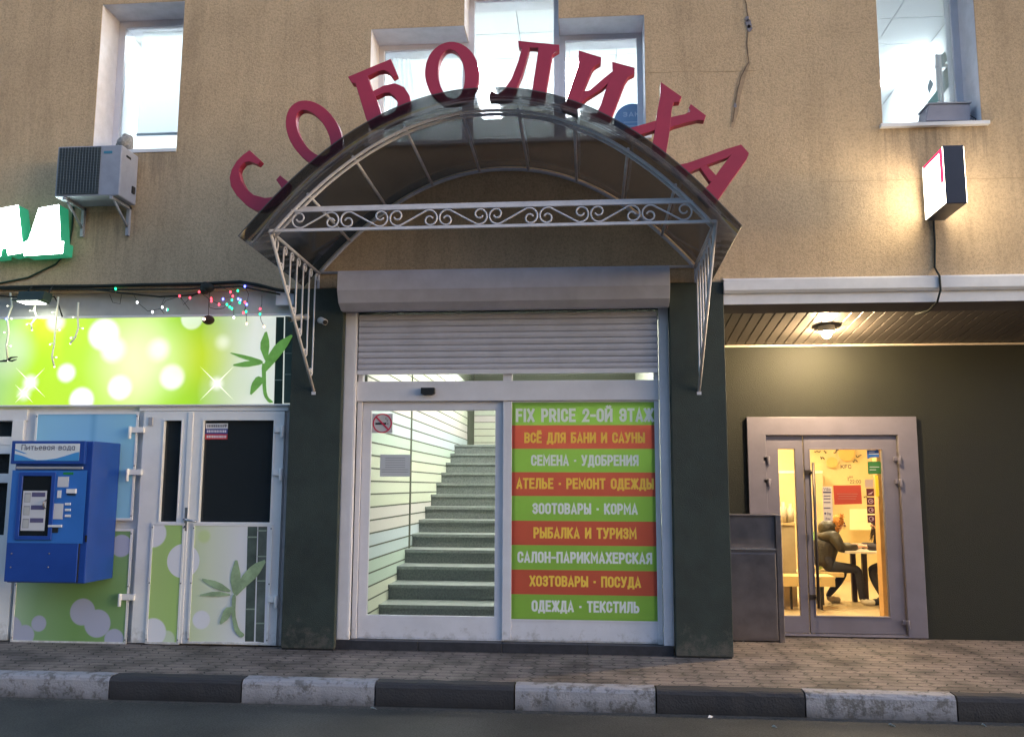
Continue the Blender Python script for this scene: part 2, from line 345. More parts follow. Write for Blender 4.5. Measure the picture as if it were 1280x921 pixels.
    t.links.new(ad.outputs[0], bp.inputs["Height"]); t.links.new(bp.outputs[0], b.inputs["Normal"]); return m
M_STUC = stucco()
M_GREEN = mat("dark_green_plaster", (0.030, 0.044, 0.040), 0.75, var=0.3, scale=3, bump=0.5, bscale=120)
M_PVC = mat("white_pvc", (0.82, 0.82, 0.83), 0.35, var=0.06, scale=4)
M_ALU = mat("pale_aluminium_paint", (0.70, 0.70, 0.77), 0.4, var=0.08, scale=3)
M_SHUT = mat("shutter_paint", (0.53, 0.53, 0.61), 0.45, var=0.12, scale=4)
M_WHITE = mat("white_paint", (0.78, 0.78, 0.80), 0.5, var=0.08, scale=5)
M_IRON = mat("white_enamel_iron", (0.66, 0.66, 0.72), 0.45, var=0.15, scale=8)
M_BLACK = mat("black_plastic", (0.015, 0.016, 0.018), 0.5)
M_RUB = mat("dark_cable", (0.012, 0.016, 0.012), 0.7)
M_TILE = mat("dark_plinth_tile", (0.045, 0.045, 0.055), 0.4, var=0.3, scale=14, bump=0.15)
M_DARKIN = mat("unlit_room", (0.02, 0.022, 0.025), 0.9)
M_GLASS = glass("clear_glass")
M_DGLASS = glass("dark_glass", tint=(0.12, 0.14, 0.16), haze=.45, hazecol=(.045, .058, .068))  # grey haze stands in for faint reflections in the pane
M_STEEL = mat("brushed_steel", (0.27, 0.25, 0.27), 0.36, metal=0.95, var=0.15, scale=5, bump=0.05, bscale=30)
M_RED = mat("crimson_letter_face", (0.42, 0.032, 0.075), 0.5, var=0.1, scale=5)
M_OGL = glass("office_glass", haze=.14, hazecol=(.62, .74, .80))  # pale blue haze painted in for the sky's reflection
M_GREYP = mat("grey_plastic", (0.35, 0.36, 0.40), 0.5)
M_WRAP = mat("grey_door_frame", (0.185, 0.17, 0.215), 0.45, var=0.1, scale=4)

def splash(m, dust=(.13, .115, .10), top=.45):      # road dust splashed on the foot of the walls, in blotches
    t = m.node_tree; b = t.nodes["Principled BSDF"]; src = b.inputs["Base Color"].links[0].from_socket
    g = t.nodes.new("ShaderNodeNewGeometry"); sp = t.nodes.new("ShaderNodeSeparateXYZ"); t.links.new(g.outputs["Position"], sp.inputs[0])
    n = t.nodes.new("ShaderNodeTexNoise"); n.inputs["Scale"].default_value = 11; n.inputs["Detail"].default_value = 8; n.inputs["Roughness"].default_value = .7; t.links.new(g.outputs["Position"], n.inputs[0])
    q = t.nodes.new("ShaderNodeMapRange"); q.inputs[1].default_value = 0; q.inputs[2].default_value = top; q.inputs[3].default_value = .34; q.inputs[4].default_value = .72; t.links.new(sp.outputs[2], q.inputs[0])
    d = t.nodes.new("ShaderNodeMath"); d.operation = 'SUBTRACT'; t.links.new(n.outputs[0], d.inputs[0]); t.links.new(q.outputs[0], d.inputs[1])
    k = t.nodes.new("ShaderNodeMapRange"); k.inputs[1].default_value = 0; k.inputs[2].default_value = .2; k.inputs[3].default_value = 0; k.inputs[4].default_value = .55; t.links.new(d.outputs[0], k.inputs[0])
    x = t.nodes.new("ShaderNodeMix"); x.data_type = 'RGBA'; t.links.new(k.outputs[0], x.inputs[0]); t.links.new(src, x.inputs[6]); x.inputs[7].default_value = (*dust, 1); t.links.new(x.outputs[2], b.inputs["Base Color"])
splash(M_GREEN); splash(M_ALU, (.30, .28, .27), .35); splash(M_PVC, (.34, .32, .30), .3)

# ------------------------------------------------------------------ ground
def asphalt():
    m = bpy.data.materials.new("asphalt"); m.use_nodes = True; t = m.node_tree; b = t.nodes["Principled BSDF"]; b.inputs["Roughness"].default_value = .72
    g = t.nodes.new("ShaderNodeNewGeometry")
    def nz(sc_, d, r=.6):
        n = t.nodes.new("ShaderNodeTexNoise"); n.inputs["Scale"].default_value = sc_; n.inputs["Detail"].default_value = d; n.inputs["Roughness"].default_value = r; t.links.new(g.outputs["Position"], n.inputs[0]); return n.outputs[0]
    big, grit, spk = nz(1.3, 6), nz(70, 5, .8), nz(24, 8, .8)
    r = t.nodes.new("ShaderNodeValToRGB"); e = r.color_ramp.elements; e[0].position = .33; e[1].position = .68; e[0].color = (.026, .029, .031, 1); e[1].color = (.060, .063, .063, 1); t.links.new(big, r.inputs[0])
    q = t.nodes.new("ShaderNodeMapRange"); q.inputs[1].default_value = .36; q.inputs[2].default_value = .64; q.inputs[3].default_value = .45; q.inputs[4].default_value = 1.7; t.links.new(grit, q.inputs[0])
    cc = t.nodes.new("ShaderNodeCombineColor"); [t.links.new(q.outputs[0], cc.inputs[k]) for k in range(3)]
    mx = t.nodes.new("ShaderNodeMix"); mx.data_type = 'RGBA'; mx.blend_type = 'MULTIPLY'; mx.inputs[0].default_value = 1; t.links.new(r.outputs[0], mx.inputs[6]); t.links.new(cc.outputs[0], mx.inputs[7])
    sp = t.nodes.new("ShaderNodeSeparateXYZ"); t.links.new(g.outputs["Position"], sp.inputs[0])      # grit swept together along the gutter
    k = t.nodes.new("ShaderNodeMapRange"); k.inputs[1].default_value = KY - .34; k.inputs[2].default_value = KY; k.inputs[3].default_value = .8; k.inputs[4].default_value = .44; t.links.new(sp.outputs[1], k.inputs[0])
    gt = t.nodes.new("ShaderNodeMath"); gt.operation = 'GREATER_THAN'; t.links.new(spk, gt.inputs[0]); t.links.new(k.outputs[0], gt.inputs[1])
    mu = t.nodes.new("ShaderNodeMath"); mu.operation = 'MULTIPLY'; mu.inputs[1].default_value = .55; t.links.new(gt.outputs[0], mu.inputs[0])
    m2 = t.nodes.new("ShaderNodeMix"); m2.data_type = 'RGBA'; t.links.new(mu.outputs[0], m2.inputs[0]); t.links.new(mx.outputs[2], m2.inputs[6]); m2.inputs[7].default_value = (.13, .115, .10, 1); t.links.new(m2.outputs[2], b.inputs["Base Color"])
    bp = t.nodes.new("ShaderNodeBump"); bp.inputs["Strength"].default_value = .8; bp.inputs["Distance"].default_value = .01; t.links.new(grit, bp.inputs["Height"]); t.links.new(bp.outputs[0], b.inputs["Normal"]); return m
KY = -1.42      # front face of the kerb
KZ = -0.17
b = MB(); b.face([(-60, -90, KZ), (60, -90, KZ), (60, KY + 0.02, KZ), (-60, KY + 0.02, KZ)])
kind(b.build("road", asphalt()), "structure")

def pavers():
    m = bpy.data.materials.new("zigzag_pavers"); m.use_nodes = True; t = m.node_tree; bs = t.nodes["Principled BSDF"]; bs.inputs["Roughness"].default_value = .85
    g = t.nodes.new("ShaderNodeNewGeometry"); sp = t.nodes.new("ShaderNodeSeparateXYZ"); t.links.new(g.outputs["Position"], sp.inputs[0])
    def mth(op, a, b_=None, c=None):
        n = t.nodes.new("ShaderNodeMath"); n.operation = op
        for i, v in enumerate((a, b_, c)):
            if v is None: continue
            if isinstance(v, (int, float)): n.inputs[i].default_value = v
            else: t.links.new(v, n.inputs[i])
        return n.outputs[0]
    wv = mth('PINGPONG', sp.outputs[1], 0.055); wv = mth('MULTIPLY', wv, 0.55)
    x = mth('ADD', sp.outputs[0], wv); cb = t.nodes.new("ShaderNodeCombineXYZ"); t.links.new(x, cb.inputs[0]); t.links.new(sp.outputs[1], cb.inputs[1])
    br = t.nodes.new("ShaderNodeTexBrick"); br.offset = 0.5; br.inputs["Scale"].default_value = 1; br.inputs["Brick Width"].default_value = .22; br.inputs["Row Height"].default_value = .11
    br.inputs["Mortar Size"].default_value = .006; br.inputs["Mortar Smooth"].default_value = .3
    br.inputs["Color1"].default_value = (.31, .25, .222, 1); br.inputs["Color2"].default_value = (.24, .198, .178, 1); br.inputs["Mortar"].default_value = (.045, .042, .04, 1)
    t.links.new(cb.outputs[0], br.inputs[0])
    n1 = t.nodes.new("ShaderNodeTexNoise"); n1.inputs["Scale"].default_value = 2.2; n1.inputs["Detail"].default_value = 6; t.links.new(g.outputs["Position"], n1.inputs[0])
    n2 = t.nodes.new("ShaderNodeTexNoise"); n2.inputs["Scale"].default_value = 90; n2.inputs["Detail"].default_value = 3; t.links.new(g.outputs["Position"], n2.inputs[0])
    zz = mth('FRACT', mth('DIVIDE', mth('ADD', sp.outputs[0], mth('MULTIPLY', mth('PINGPONG', sp.outputs[1], .07), .9)), .44))
    zm = mth('LESS_THAN', zz, mth('MULTIPLY', n1.outputs[0], .11)); zmx = t.nodes.new("ShaderNodeMix"); zmx.data_type = 'RGBA'; t.links.new(mth('MULTIPLY', zm, .55), zmx.inputs[0]); t.links.new(br.outputs[0], zmx.inputs[6]); zmx.inputs[7].default_value = (.06, .055, .05, 1)
    cur = zmx.outputs[2]
    for nz, lo, a, c in ((n1, .45, .36, .56), (n2, .7, .35, .6)):
        q = t.nodes.new("ShaderNodeMapRange"); q.inputs[1].default_value = a; q.inputs[2].default_value = c; q.inputs[3].default_value = lo; q.inputs[4].default_value = 1; t.links.new(nz.outputs[0], q.inputs[0])
        cc = t.nodes.new("ShaderNodeCombineColor"); [t.links.new(q.outputs[0], cc.inputs[k]) for k in range(3)]
        mx = t.nodes.new("ShaderNodeMix"); mx.data_type = 'RGBA'; mx.blend_type = 'MULTIPLY'; mx.inputs[0].default_value = 1; t.links.new(cur, mx.inputs[6]); t.links.new(cc.outputs[0], mx.inputs[7]); cur = mx.outputs[2]
    t.links.new(cur, bs.inputs["Base Color"])
    bp = t.nodes.new("ShaderNodeBump"); bp.inputs["Strength"].default_value = .8; bp.inputs["Distance"].default_value = .008; bp.invert = True
    hh = mth('ADD', br.outputs["Fac"], mth('MULTIPLY', n2.outputs[0], .25)); t.links.new(hh, bp.inputs["Height"]); t.links.new(bp.outputs[0], bs.inputs["Normal"])
    return m
b = MB(); b.face([(-40, KY + 0.15, 0), (40, KY + 0.15, 0), (40, 1.35, 0), (-40, 1.35, 0)])
kind(b.build("pavement", pavers()), "structure")

def kerbmat(name, paint, cover):
    m = bpy.data.materials.new(name); m.use_nodes = True; t = m.node_tree; bs = t.nodes["Principled BSDF"]; bs.inputs["Roughness"].default_value = .8
    g = t.nodes.new("ShaderNodeNewGeometry")
    n1 = t.nodes.new("ShaderNodeTexNoise"); n1.inputs["Scale"].default_value = 9; n1.inputs["Detail"].default_value = 9; n1.inputs["Roughness"].default_value = .75; t.links.new(g.outputs["Position"], n1.inputs[0])
    r = t.nodes.new("ShaderNodeValToRGB"); e = r.color_ramp.elements; e[0].position = cover; e[1].position = cover + .09
    e[0].color = (.16, .155, .16, 1) if paint[0] > .2 else (.05, .05, .05, 1); e[1].color = (*paint, 1); t.links.new(n1.outputs[0], r.inputs[0])
    sp = t.nodes.new("ShaderNodeSeparateXYZ"); t.links.new(g.outputs["Position"], sp.inputs[0])
    n3 = t.nodes.new("ShaderNodeTexNoise"); n3.inputs["Scale"].default_value = 5; n3.inputs["Detail"].default_value = 5; t.links.new(g.outputs["Position"], n3.inputs[0])
    ad = t.nodes.new("ShaderNodeMath"); ad.operation = 'MULTIPLY_ADD'; ad.inputs[1].default_value = .14; t.links.new(n3.outputs[0], ad.inputs[0]); t.links.new(sp.outputs[2], ad.inputs[2])
    q = t.nodes.new("ShaderNodeMapRange"); q.inputs[1].default_value = -.10; q.inputs[2].default_value = 0.0; q.inputs[3].default_value = .45; q.inputs[4].default_value = 1; t.links.new(ad.outputs[0], q.inputs[0])   # splashed road dirt along the foot
    cc = t.nodes.new("ShaderNodeCombineColor"); [t.links.new(q.outputs[0], cc.inputs[k]) for k in range(3)]
    mx = t.nodes.new("ShaderNodeMix"); mx.data_type = 'RGBA'; mx.blend_type = 'MULTIPLY'; mx.inputs[0].default_value = 1; t.links.new(r.outputs[0], mx.inputs[6]); t.links.new(cc.outputs[0], mx.inputs[7]); t.links.new(mx.outputs[2], bs.inputs["Base Color"])
    n2 = t.nodes.new("ShaderNodeTexNoise"); n2.inputs["Scale"].default_value = 60; n2.inputs["Detail"].default_value = 5; t.links.new(g.outputs["Position"], n2.inputs[0])
    bp = t.nodes.new("ShaderNodeBump"); bp.inputs["Strength"].default_value = .6; bp.inputs["Distance"].default_value = .008; t.links.new(n2.outputs[0], bp.inputs["Height"]); t.links.new(bp.outputs[0], bs.inputs["Normal"]); return m
M_KW = kerbmat("worn_white_kerb_paint", (.33, .33, .37), .41); M_KD = kerbmat("worn_black_kerb_paint", (.035, .035, .042), .30)
kb = [xz(p, 855, KY)[0] for p in (137, 302, 469, 643, 820, 1006, 1195)]
kb = [kb[0] - 1.05] + kb + [kb[-1] + 1.1]
klab = ["white painted kerb stone at the left edge, below the water vending machine", "black kerb stone below the white double doors, left end of the row",
        "scuffed white kerb stone below the left dark pillar", "black kerb stone below the stair side of the sliding door",
        "scuffed white kerb stone below the green and red price banner", "black kerb stone below the right dark pillar and steel cabinet",
        "white kerb stone with worn top below the cafe door", "black kerb stone at the right edge of the picture"]
for i in range(8):
    a, c = kb[i] + .006, kb[i + 1] - .006
    pts = [(KY, KZ - .1), (KY, -.03), (KY + .012, -.008), (KY + .03, .004), (KY + .14, .006), (KY + .145, KZ - .1)]
    k = MB(); n = len(pts); nseg = 10
    rnd = [[(random.uniform(-1, 1) * .003, random.uniform(-1, 1) * .003) for _ in pts] for _ in range(nseg + 1)]
    for s in range(nseg):
        u0, u1 = a + (c - a) * s / nseg, a + (c - a) * (s + 1) / nseg
        for j in range(n - 1):
            P = lambda u, jj, ss: (u, pts[jj][0] + rnd[ss][jj][0], pts[jj][1] + rnd[ss][jj][1])
            k.face([P(u0, j, s), P(u0, j + 1, s), P(u1, j + 1, s + 1), P(u1, j, s + 1)][::-1], 0)
    k.face([(a, y, z) for y, z in pts], 0); k.face([(c, y, z) for y, z in pts[::-1]], 0)
    o = k.build("kerb_stone", M_KW if i % 2 == 0 else M_KD, loc=((a + c) / 2, KY + .07, KZ))
    tag(o, klab[i], "kerb stone", "black and white kerb stones")
# long plain kerb beyond the picture on either side
k = MB(); k.box(-40, kb[0] - .006, KY, KY + .145, KZ - .1, .004); k.box(kb[-1] + .006, 40, KY, KY + .145, KZ - .1, .004)
kind(k.build("kerb", M_KD), "structure")

# ------------------------------------------------------------------ the block of flats across the street, seen only in the glass
OB = thing("apartment_block", "dark block of flats on the far side of the street", "building", (0, -36, KZ))
b = MB(); b.box(-34, 34, -44, -34, KZ - .05, 13); b.build("wall", mat("far_brick", (.14, .12, .11), .9, var=.3, scale=.8), OB)
b = MB(); b.box(-34.4, 34.4, -44.4, -33.6, 13, 13.4); b.build("roof", mat("far_roof", (.04, .04, .045), .8), OB)
for i in range(13):
    for j in range(4):
        b = MB(); b.box(-31 + i * 5, -29.2 + i * 5, -33.99, -33.95, 1.6 + j * 3, 3.2 + j * 3); b.build("window", M_DGLASS, OB)

# ------------------------------------------------------------------ building
WY = -0.10
B = thing("shop_building", "two storey ochre stucco shop building with dark green ground floor", "building", (-.8, 0, 0))
x0, x1 = -9.0, 9.0
Lw = (-5.01, -4.12, 4.86, 6.455); Rw = (2.795, 3.695, 4.88, 6.62)
CL = (-2.15, -1.205, 4.84, 6.06); CM = (-1.205, -.26, 4.84, 6.57); CR = (-.26, .583, 4.84, 6.095)
holes = [Lw, Rw, CL, CM, CR]
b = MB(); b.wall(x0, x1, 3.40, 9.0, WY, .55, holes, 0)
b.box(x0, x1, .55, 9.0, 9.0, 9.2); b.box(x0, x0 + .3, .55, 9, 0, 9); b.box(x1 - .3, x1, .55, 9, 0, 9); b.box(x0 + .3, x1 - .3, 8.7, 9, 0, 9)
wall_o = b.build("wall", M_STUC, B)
# faint joints and the long crack of the render
def ribbon(pts, wd, y, mb, m=0):
    for i in range(len(pts) - 1):
        (ax, az_), (bx, bz) = pts[i], pts[i + 1]; d = Vector((bx - ax, 0, bz - az_)); nn = Vector((-d.z, 0, d.x)).normalized()
        wa, wb = (wd[i], wd[i + 1]) if isinstance(wd, list) else (wd, wd)
        mb.face([(ax - nn.x * wa, y, az_ - nn.z * wa), (bx - nn.x * wb, y, bz - nn.z * wb), (bx + nn.x * wb, y, bz + nn.z * wb), (ax + nn.x * wa, y, az_ + nn.z * wa)][::1], m)
M_CRACK = mat("crack_dark_brown", (.16, .115, .08), .95); M_PATCH = mat("filled_crack_mortar", (.42, .30, .19), .95, var=.25, scale=20); M_SPALL = mat("bare_grey_spall", (.24, .23, .27), .9, var=.3, scale=30)  # crack line is dark brown, beside paler filler and grey spalls
cp = [(930, -8), (934, 15), (935, 30), (934, 55), (936, 78), (928, 92), (924, 105), (921, 120), (918, 140), (914, 160)]
ck = MB(); ribbon([xz(x + 1, y, WY) for x, y in cp[4:]], [.012, .03, .035, .028, .03, .012], WY - .003, ck, 1)
jit = []
for i in range(len(cp) - 1):
    for u in (0, .33, .66):
        jit.append((cp[i][0] + (cp[i + 1][0] - cp[i][0]) * u + random.uniform(-1, 1) * .7, cp[i][1] + (cp[i + 1][1] - cp[i][1]) * u))
ribbon([xz(x, y, WY) for x, y in jit], [.003 + .004 * random.random() for _ in jit], WY - .005, ck, 0)
for (px, py, r) in ((936, 30, .035), (937, 36, .028), (934, 24, .022), (919, 132, .018)):
    c = xz(px, py, WY); ck.prism([(c[0] + r * random.uniform(.6, 1.1) * math.cos(2 * math.pi * i / 11), c[1] + 1.5 * r * random.uniform(.6, 1.1) * math.sin(2 * math.pi * i / 11)) for i in range(11)], WY - .006, WY - .001, 2)
ck.build("crack", [M_CRACK, M_PATCH, M_SPALL], B)
for (ax, ay, bx, by) in ((806, 91, 945, 89), (1026, 228, 1160, 224), (1205, 224, 1300, 222)):
    pts = [xz(ax + (bx - ax) * i / 14, ay + (by - ay) * i / 14 + random.uniform(-.5, .5), WY) for i in range(15)]
    jn = MB(); ribbon(pts, [.001 + .0025 * random.random() for _ in pts], WY - .003, jn); jn.build("wall_joint", mat("joint_line", (.35, .255, .15), .95), B)

# ground-floor structure
for (a, c, n) in ((-2.83, -2.33, 0), (.765, 1.265, 1)):
    p = MB(); p.box(a, c, -.15, .5, .015, 3.385); p.build("pillar", M_GREEN, B, bev=.006)
    p = MB(); p.box(a + .01, c - .01, -.14, .45, 0, .016); p.build("pillar_foot", M_BLACK, B)
gw = MB()
gw.box(-2.33, .765, -.03, .5, 3.16, 3.40)                      # lintel over the entrance, behind the shutter box
gw.build("lintel", M_GREEN, B)
# recessed right part
DO = (1.655, 3.367, 0.0, 2.223)
gw = MB(); gw.wall(1.265, x1 - .3, 0, 3.40, 1.1, 1.4, [DO]); gw.box(1.265, 1.285, .5, 1.1, 0, 3.4)
gw.build("recessed_wall", mat("shaded_green_plaster", (.011, .0125, .0075), .7, var=.3, scale=3, bump=0.5, bscale=120), B)  # same dark green plaster, painted darker and olive for recess shade and lamp tint
M_SOF = mat("brown_soffit_panels", (.125, .108, .096), .55, var=.15, scale=5)
sf = MB()
def sofz(y): return 3.115 - (y - 0.0) * (.125 / 1.1)
sf.face([(1.267, -.12, 3.185), (x1 - .3, -.12, 3.185), (x1 - .3, 0, 3.115), (1.267, 0, 3.115)][::-1])
xx = 1.267
while xx < 8.6:                                                # ribbed cladding, ribs running to the back
    for (u0, u1, dz0, dz1) in ((0, .082, 0, 0), (.082, .087, 0, .007), (.087, .095, .007, .007), (.095, .1, .007, 0)):
        sf.face([(xx + u0, 0, sofz(0) + dz0), (xx + u1, 0, sofz(0) + dz1), (xx + u1, 1.1, sofz(1.1) + dz1), (xx + u0, 1.1, sofz(1.1) + dz0)][::-1])
    xx += .1
sf.build("soffit", M_SOF, B)
sf = MB(); sf.box(1.287, 8.7, 1.075, 1.099, 2.965, 2.985); sf.build("soffit_trim", mat("pale_trim_strip", (.62, .52, .42), .5), B)
fa = MB(); fa.box(1.267, x1, -.165, -.12, 3.275, 3.39); fa.face([(1.267, -.185, 3.395), (x1, -.185, 3.395), (x1, WY, 3.43), (1.267, WY, 3.43)]); fa.face([(1.267, -.185, 3.30), (x1, -.185, 3.30), (x1, -.185, 3.395), (1.267, -.185, 3.395)])
fa.face([(1.267, -.165, 3.275), (x1, -.165, 3.275), (x1, -.185, 3.30), (1.267, -.185, 3.30)]); fa.box(1.267, x1, -.14, -.118, 3.175, 3.275)
fa.build("fascia", M_WHITE, B)

# left part: strip over the shop front, shop front frame, dark rooms behind
lf = MB(); lf.box(x0, -2.84, -.01, .05, 3.16, 3.40); lf.build("fascia", mat("grey_white_strip", (.52, .53, .50), .6, var=.15, scale=3), B)
lf = MB(); lf.box(-3.03, -2.83, -.09, -.012, 3.24, 3.385); lf.build("trim_end", M_ALU, B)
sfm = MB()
sfm.wall(x0, -2.83, 0, 3.16, .03, .13, [(x0, -5.69, 1.0, 2.12), (-4.115, -3.94, 1.14, 2.125), (-3.72, -3.018, 1.14, 2.125)])
sfm.box(x0, -5.56, .0, .03, 2.125, 2.235); sfm.box(-5.70, -5.58, -.012, .03, .01, 2.125); sfm.box(-4.40, -2.89, .0, .03, 2.215, 2.27)
sfm.box(x0, -2.9, -.03, .03, 3.148, 3.168)
for z in (1.555, 1.84, 1.92): sfm.box(x0, -5.70, -.005, .1, z - .045, z + .045)
sfm.build("shopfront_frame", M_PVC, B, bev=.003)
g = MB(); g.box(x0, -5.69, .07, .078, 1.0, 2.12); g.build("side_window", M_DGLASS, B)
# --- double doors (part) with leaves' profiles, glass, panels, hinges, handle
dd = MB()
for (a, c, g0, g1) in ((-4.33, -3.845, -4.115, -3.94), (-3.835, -2.915, -3.72, -3.018)):
    dd.wall(a, c, .015, 2.205, -.035, .028, [(g0, g1, 1.145, 2.12)])
    dd.frame(g0 - .012, g1 + .012, 1.133, 2.132, .014, -.043, -.034)
dd.box(-3.875, -3.825, -.048, -.034, .02, 2.2)
ddo = dd.build("double_door", M_PVC, B, bev=.003)
for g0, g1 in ((-4.115, -3.94), (-3.72, -3.018)):
    g = MB(); g.box(g0, g1, .0, .008, 1.145, 2.12); g.build("pane", M_DGLASS, ddo)
for z in (2.03, 1.62, .44):
    h = MB(); h.box(-4.46, -4.31, -.065, -.034, z - .03, z + .025); h.tube([(-4.445, -.07, z - .09), (-4.445, -.07, z + .03)], .016); h.build("hinge", M_PVC, ddo, bev=.004)
    h = MB(); h.box(-3.0, -2.90, -.065, -.034, z - .03, z + .025); h.tube([(-2.92, -.07, z - .08), (-2.92, -.07, z + .035)], .018); h.build("hinge", M_PVC, ddo, bev=.004)
h = MB(); h.box(-4.275, -4.235, -.05, -.034, 2.07, 2.15); h.build("door_contact", M_GREYP, ddo)
h = MB(); hp = xz(232, 650, -.05); h.box(hp[0] - .012, hp[0] + .014, -.05, -.035, hp[1] - .10, hp[1] + .12); h.tube([(hp[0], -.045, hp[1] + .01), (hp[0], -.095, hp[1] + .01), (hp[0] + .13, -.1, hp[1] - .01)], .012)
h.tube([(hp[0], -.037, hp[1] - .06), (hp[0], -.055, hp[1] - .06)], .014); h.build("handle", mat("worn_chrome", (.6, .6, .62), .25, metal=.9), ddo)
b = MB(); b.box(-8.7, -2.85, .6, .62, 0, 3.1); b.build("room_back", M_DARKIN, B)

# prints
WHT = (240, 240, 240)
def cir(px, py, r, soft, c=WHT, op=1.0, Y=-.03): x, z = xz(px, py, Y); return (x, z, r, soft, c, op)
BB = thing("billboard", "backlit lime green billboard with bokeh spots and bamboo above the white doors", "sign", (-4.6, -.02, 2.28))
ppx = lambda p: xz(p, 450, -.03)[0]
mb_ = print_mat("lime_bokeh_print", [(-6.2, (150, 190, 120)), (ppx(15), (150, 190, 110)), (ppx(60), (165, 205, 40)), (ppx(120), (170, 210, 60)), (ppx(185), (185, 215, 110)), (ppx(225), (150, 200, 40)), (ppx(265), (140, 185, 50)), (ppx(300), (175, 190, 150)), (ppx(335), (195, 200, 190))],
    [cir(130, 418, .155, .035), cir(142, 437, .12, .05), cir(83, 466, .085, .035), cir(215, 471, .12, .035), cir(198, 437, .10, .06), cir(150, 484, .12, .03), cir(102, 500, .12, .03), cir(38, 478, .06, .05), cir(30, 492, .05, .05, WHT, .8), cir(70, 402, .09, .04, WHT, .5),
     cir(240, 398, .11, .015, (225, 235, 215), .8), cir(278, 428, .06, .05, WHT, .6), cir(271, 479, .05, .045), cir(250, 445, .25, .25, (190, 200, 40), .6), cir(175, 450, .35, .3, (235, 245, 190), .7), cir(10, 440, .22, .15, (180, 200, 160), .8)], .3, 0.38, .25)
bb = MB(); bb.box(-6.6, -2.852, -.03, .028, 2.275, 3.147)
bbo = bb.build("panel", mb_, BB)
fr_ = MB(); fr_.frame(-6.62, -2.84, 2.262, 3.158, .014, -.036, .02); fr_.build("rim", M_PVC, BB)
M_LEAF = mat("printed_leaf_green", s2l((105, 155, 75)), .4, var=.35, scale=9, emit=s2l((95, 145, 65)), estr=.25); M_BAM = mat("printed_bamboo_dark", s2l((35, 62, 48)), .4, var=.3, scale=6); M_BAM2 = mat("printed_bamboo_pale", s2l((75, 92, 80)), .4, var=.3, scale=6); M_NODE = mat("printed_node", s2l((150, 165, 150)), .4)
def chaikin(p, n=1):
    for _ in range(n): p = [q for i in range(len(p)) for q in ((p[i][0] * .8 + p[(i + 1) % len(p)][0] * .2, p[i][1] * .8 + p[(i + 1) % len(p)][1] * .2), (p[i][0] * .2 + p[(i + 1) % len(p)][0] * .8, p[i][1] * .2 + p[(i + 1) % len(p)][1] * .8))]
    return p
def leafshape(mb, pts, f, y, m): mb.prism([f(*p) for p in chaikin(list(pts))], y - .0015, y, m)
st = MB(); f6 = lambda x, y: xz(200 + x / 5.418, 340 + y / 5.418, -.033)
st.prism([f6(787, 305), f6(840, 305), f6(828, 892), f6(772, 892)], -.0335, -.031, 1); st.prism([f6(848, 300), f6(910, 300), f6(893, 888), f6(838, 888)], -.0335, -.031, 2)
for q in ((775, 728, 830, 734), (840, 690, 900, 696), (842, 548, 905, 553), (780, 520, 836, 525)): st.prism([f6(q[0], q[1]), f6(q[2], q[1]), f6(q[2], q[3]), f6(q[0], q[3])], -.0345, -.034, 3)
st.build("bamboo_print", [M_LEAF, M_BAM, M_BAM2, M_NODE], BB); st = MB()
for i, pl in enumerate((((715, 610), (672, 500), (720, 385), (745, 480), (730, 600)), ((700, 600), (600, 568), (455, 540), (560, 588), (680, 618)), ((700, 602), (600, 600), (475, 632), (580, 647), (695, 625)), ((695, 700), (715, 595), (790, 480), (912, 412), (860, 510), (790, 600), (735, 660)), ((715, 722), (660, 702), (620, 760), (610, 842), (660, 795), (705, 745)), ((690, 620), (720, 620), (722, 800), (735, 850), (775, 882), (740, 888), (705, 840), (697, 780)))):
    leafshape(st, pl, f6, -.036 - i * .0016, 0)
st.build("leaf_print", M_LEAF, BB); st = MB()
for (px, py, L) in ((38, 478, 26), (271, 479, 30), (30, 492, 16)):
    for an in (45, 135):
        d = (math.cos(R(an)), math.sin(R(an))); st.prism([xz(px - d[0] * L, py - d[1] * L, -.033), xz(px + d[1] * .9, py - d[0] * .9, -.033), xz(px + d[0] * L, py + d[1] * L, -.033), xz(px - d[1] * .9, py + d[0] * .9, -.033)], -.0318, -.0305, 4)
st.build("star_print", [M_LEAF, M_BAM, M_BAM2, M_NODE, mat("print_white", s2l((235, 240, 215)), .4, emit=(1, 1, .8), estr=.35)], BB)

f8 = lambda x, y, Y=-.045: xz(170 + x / 2.88, 500 + y / 2.88, Y)
def panel(name, label, px, Y, m, extra=None):
    xs = [at(p[0], p[1], Y) for p in px]; a = (xs[0].x + xs[3].x) / 2; c = (xs[1].x + xs[2].x) / 2; z1 = (xs[0].z + xs[1].z) / 2; z0 = (xs[2].z + xs[3].z) / 2
    o = thing(name, label, "panel", ((a + c) / 2, Y, z0), "printed panels of the shop front")
    p = MB(); p.box(a, c, Y, Y + .012, z0, z1); p.build("print", m, o)
    p = MB(); p.frame(a - .012, c + .012, z0 - .012, z1 + .012, .02, Y - .006, Y + .012); p.build("edge_strip", M_PVC, o)
    s = MB()
    for zz in (z0 + .03, (z0 + z1) / 2, z1 - .03):
        for x_ in (a, c): s.ball((x_, Y - .006, zz), .008, 0, 6, 4)
    s.build("screws", mat("screw_grey", (.2, .2, .22), .4, metal=.7), o)
    return o, (a, c, z0, z1)
pg = lambda lst, Y: [(*xz(170 + x / 2.88, 500 + y / 2.88, Y), r, s_, c, o_) for x, y, r, s_, c, o_ in lst]
LAV = (232, 233, 240)
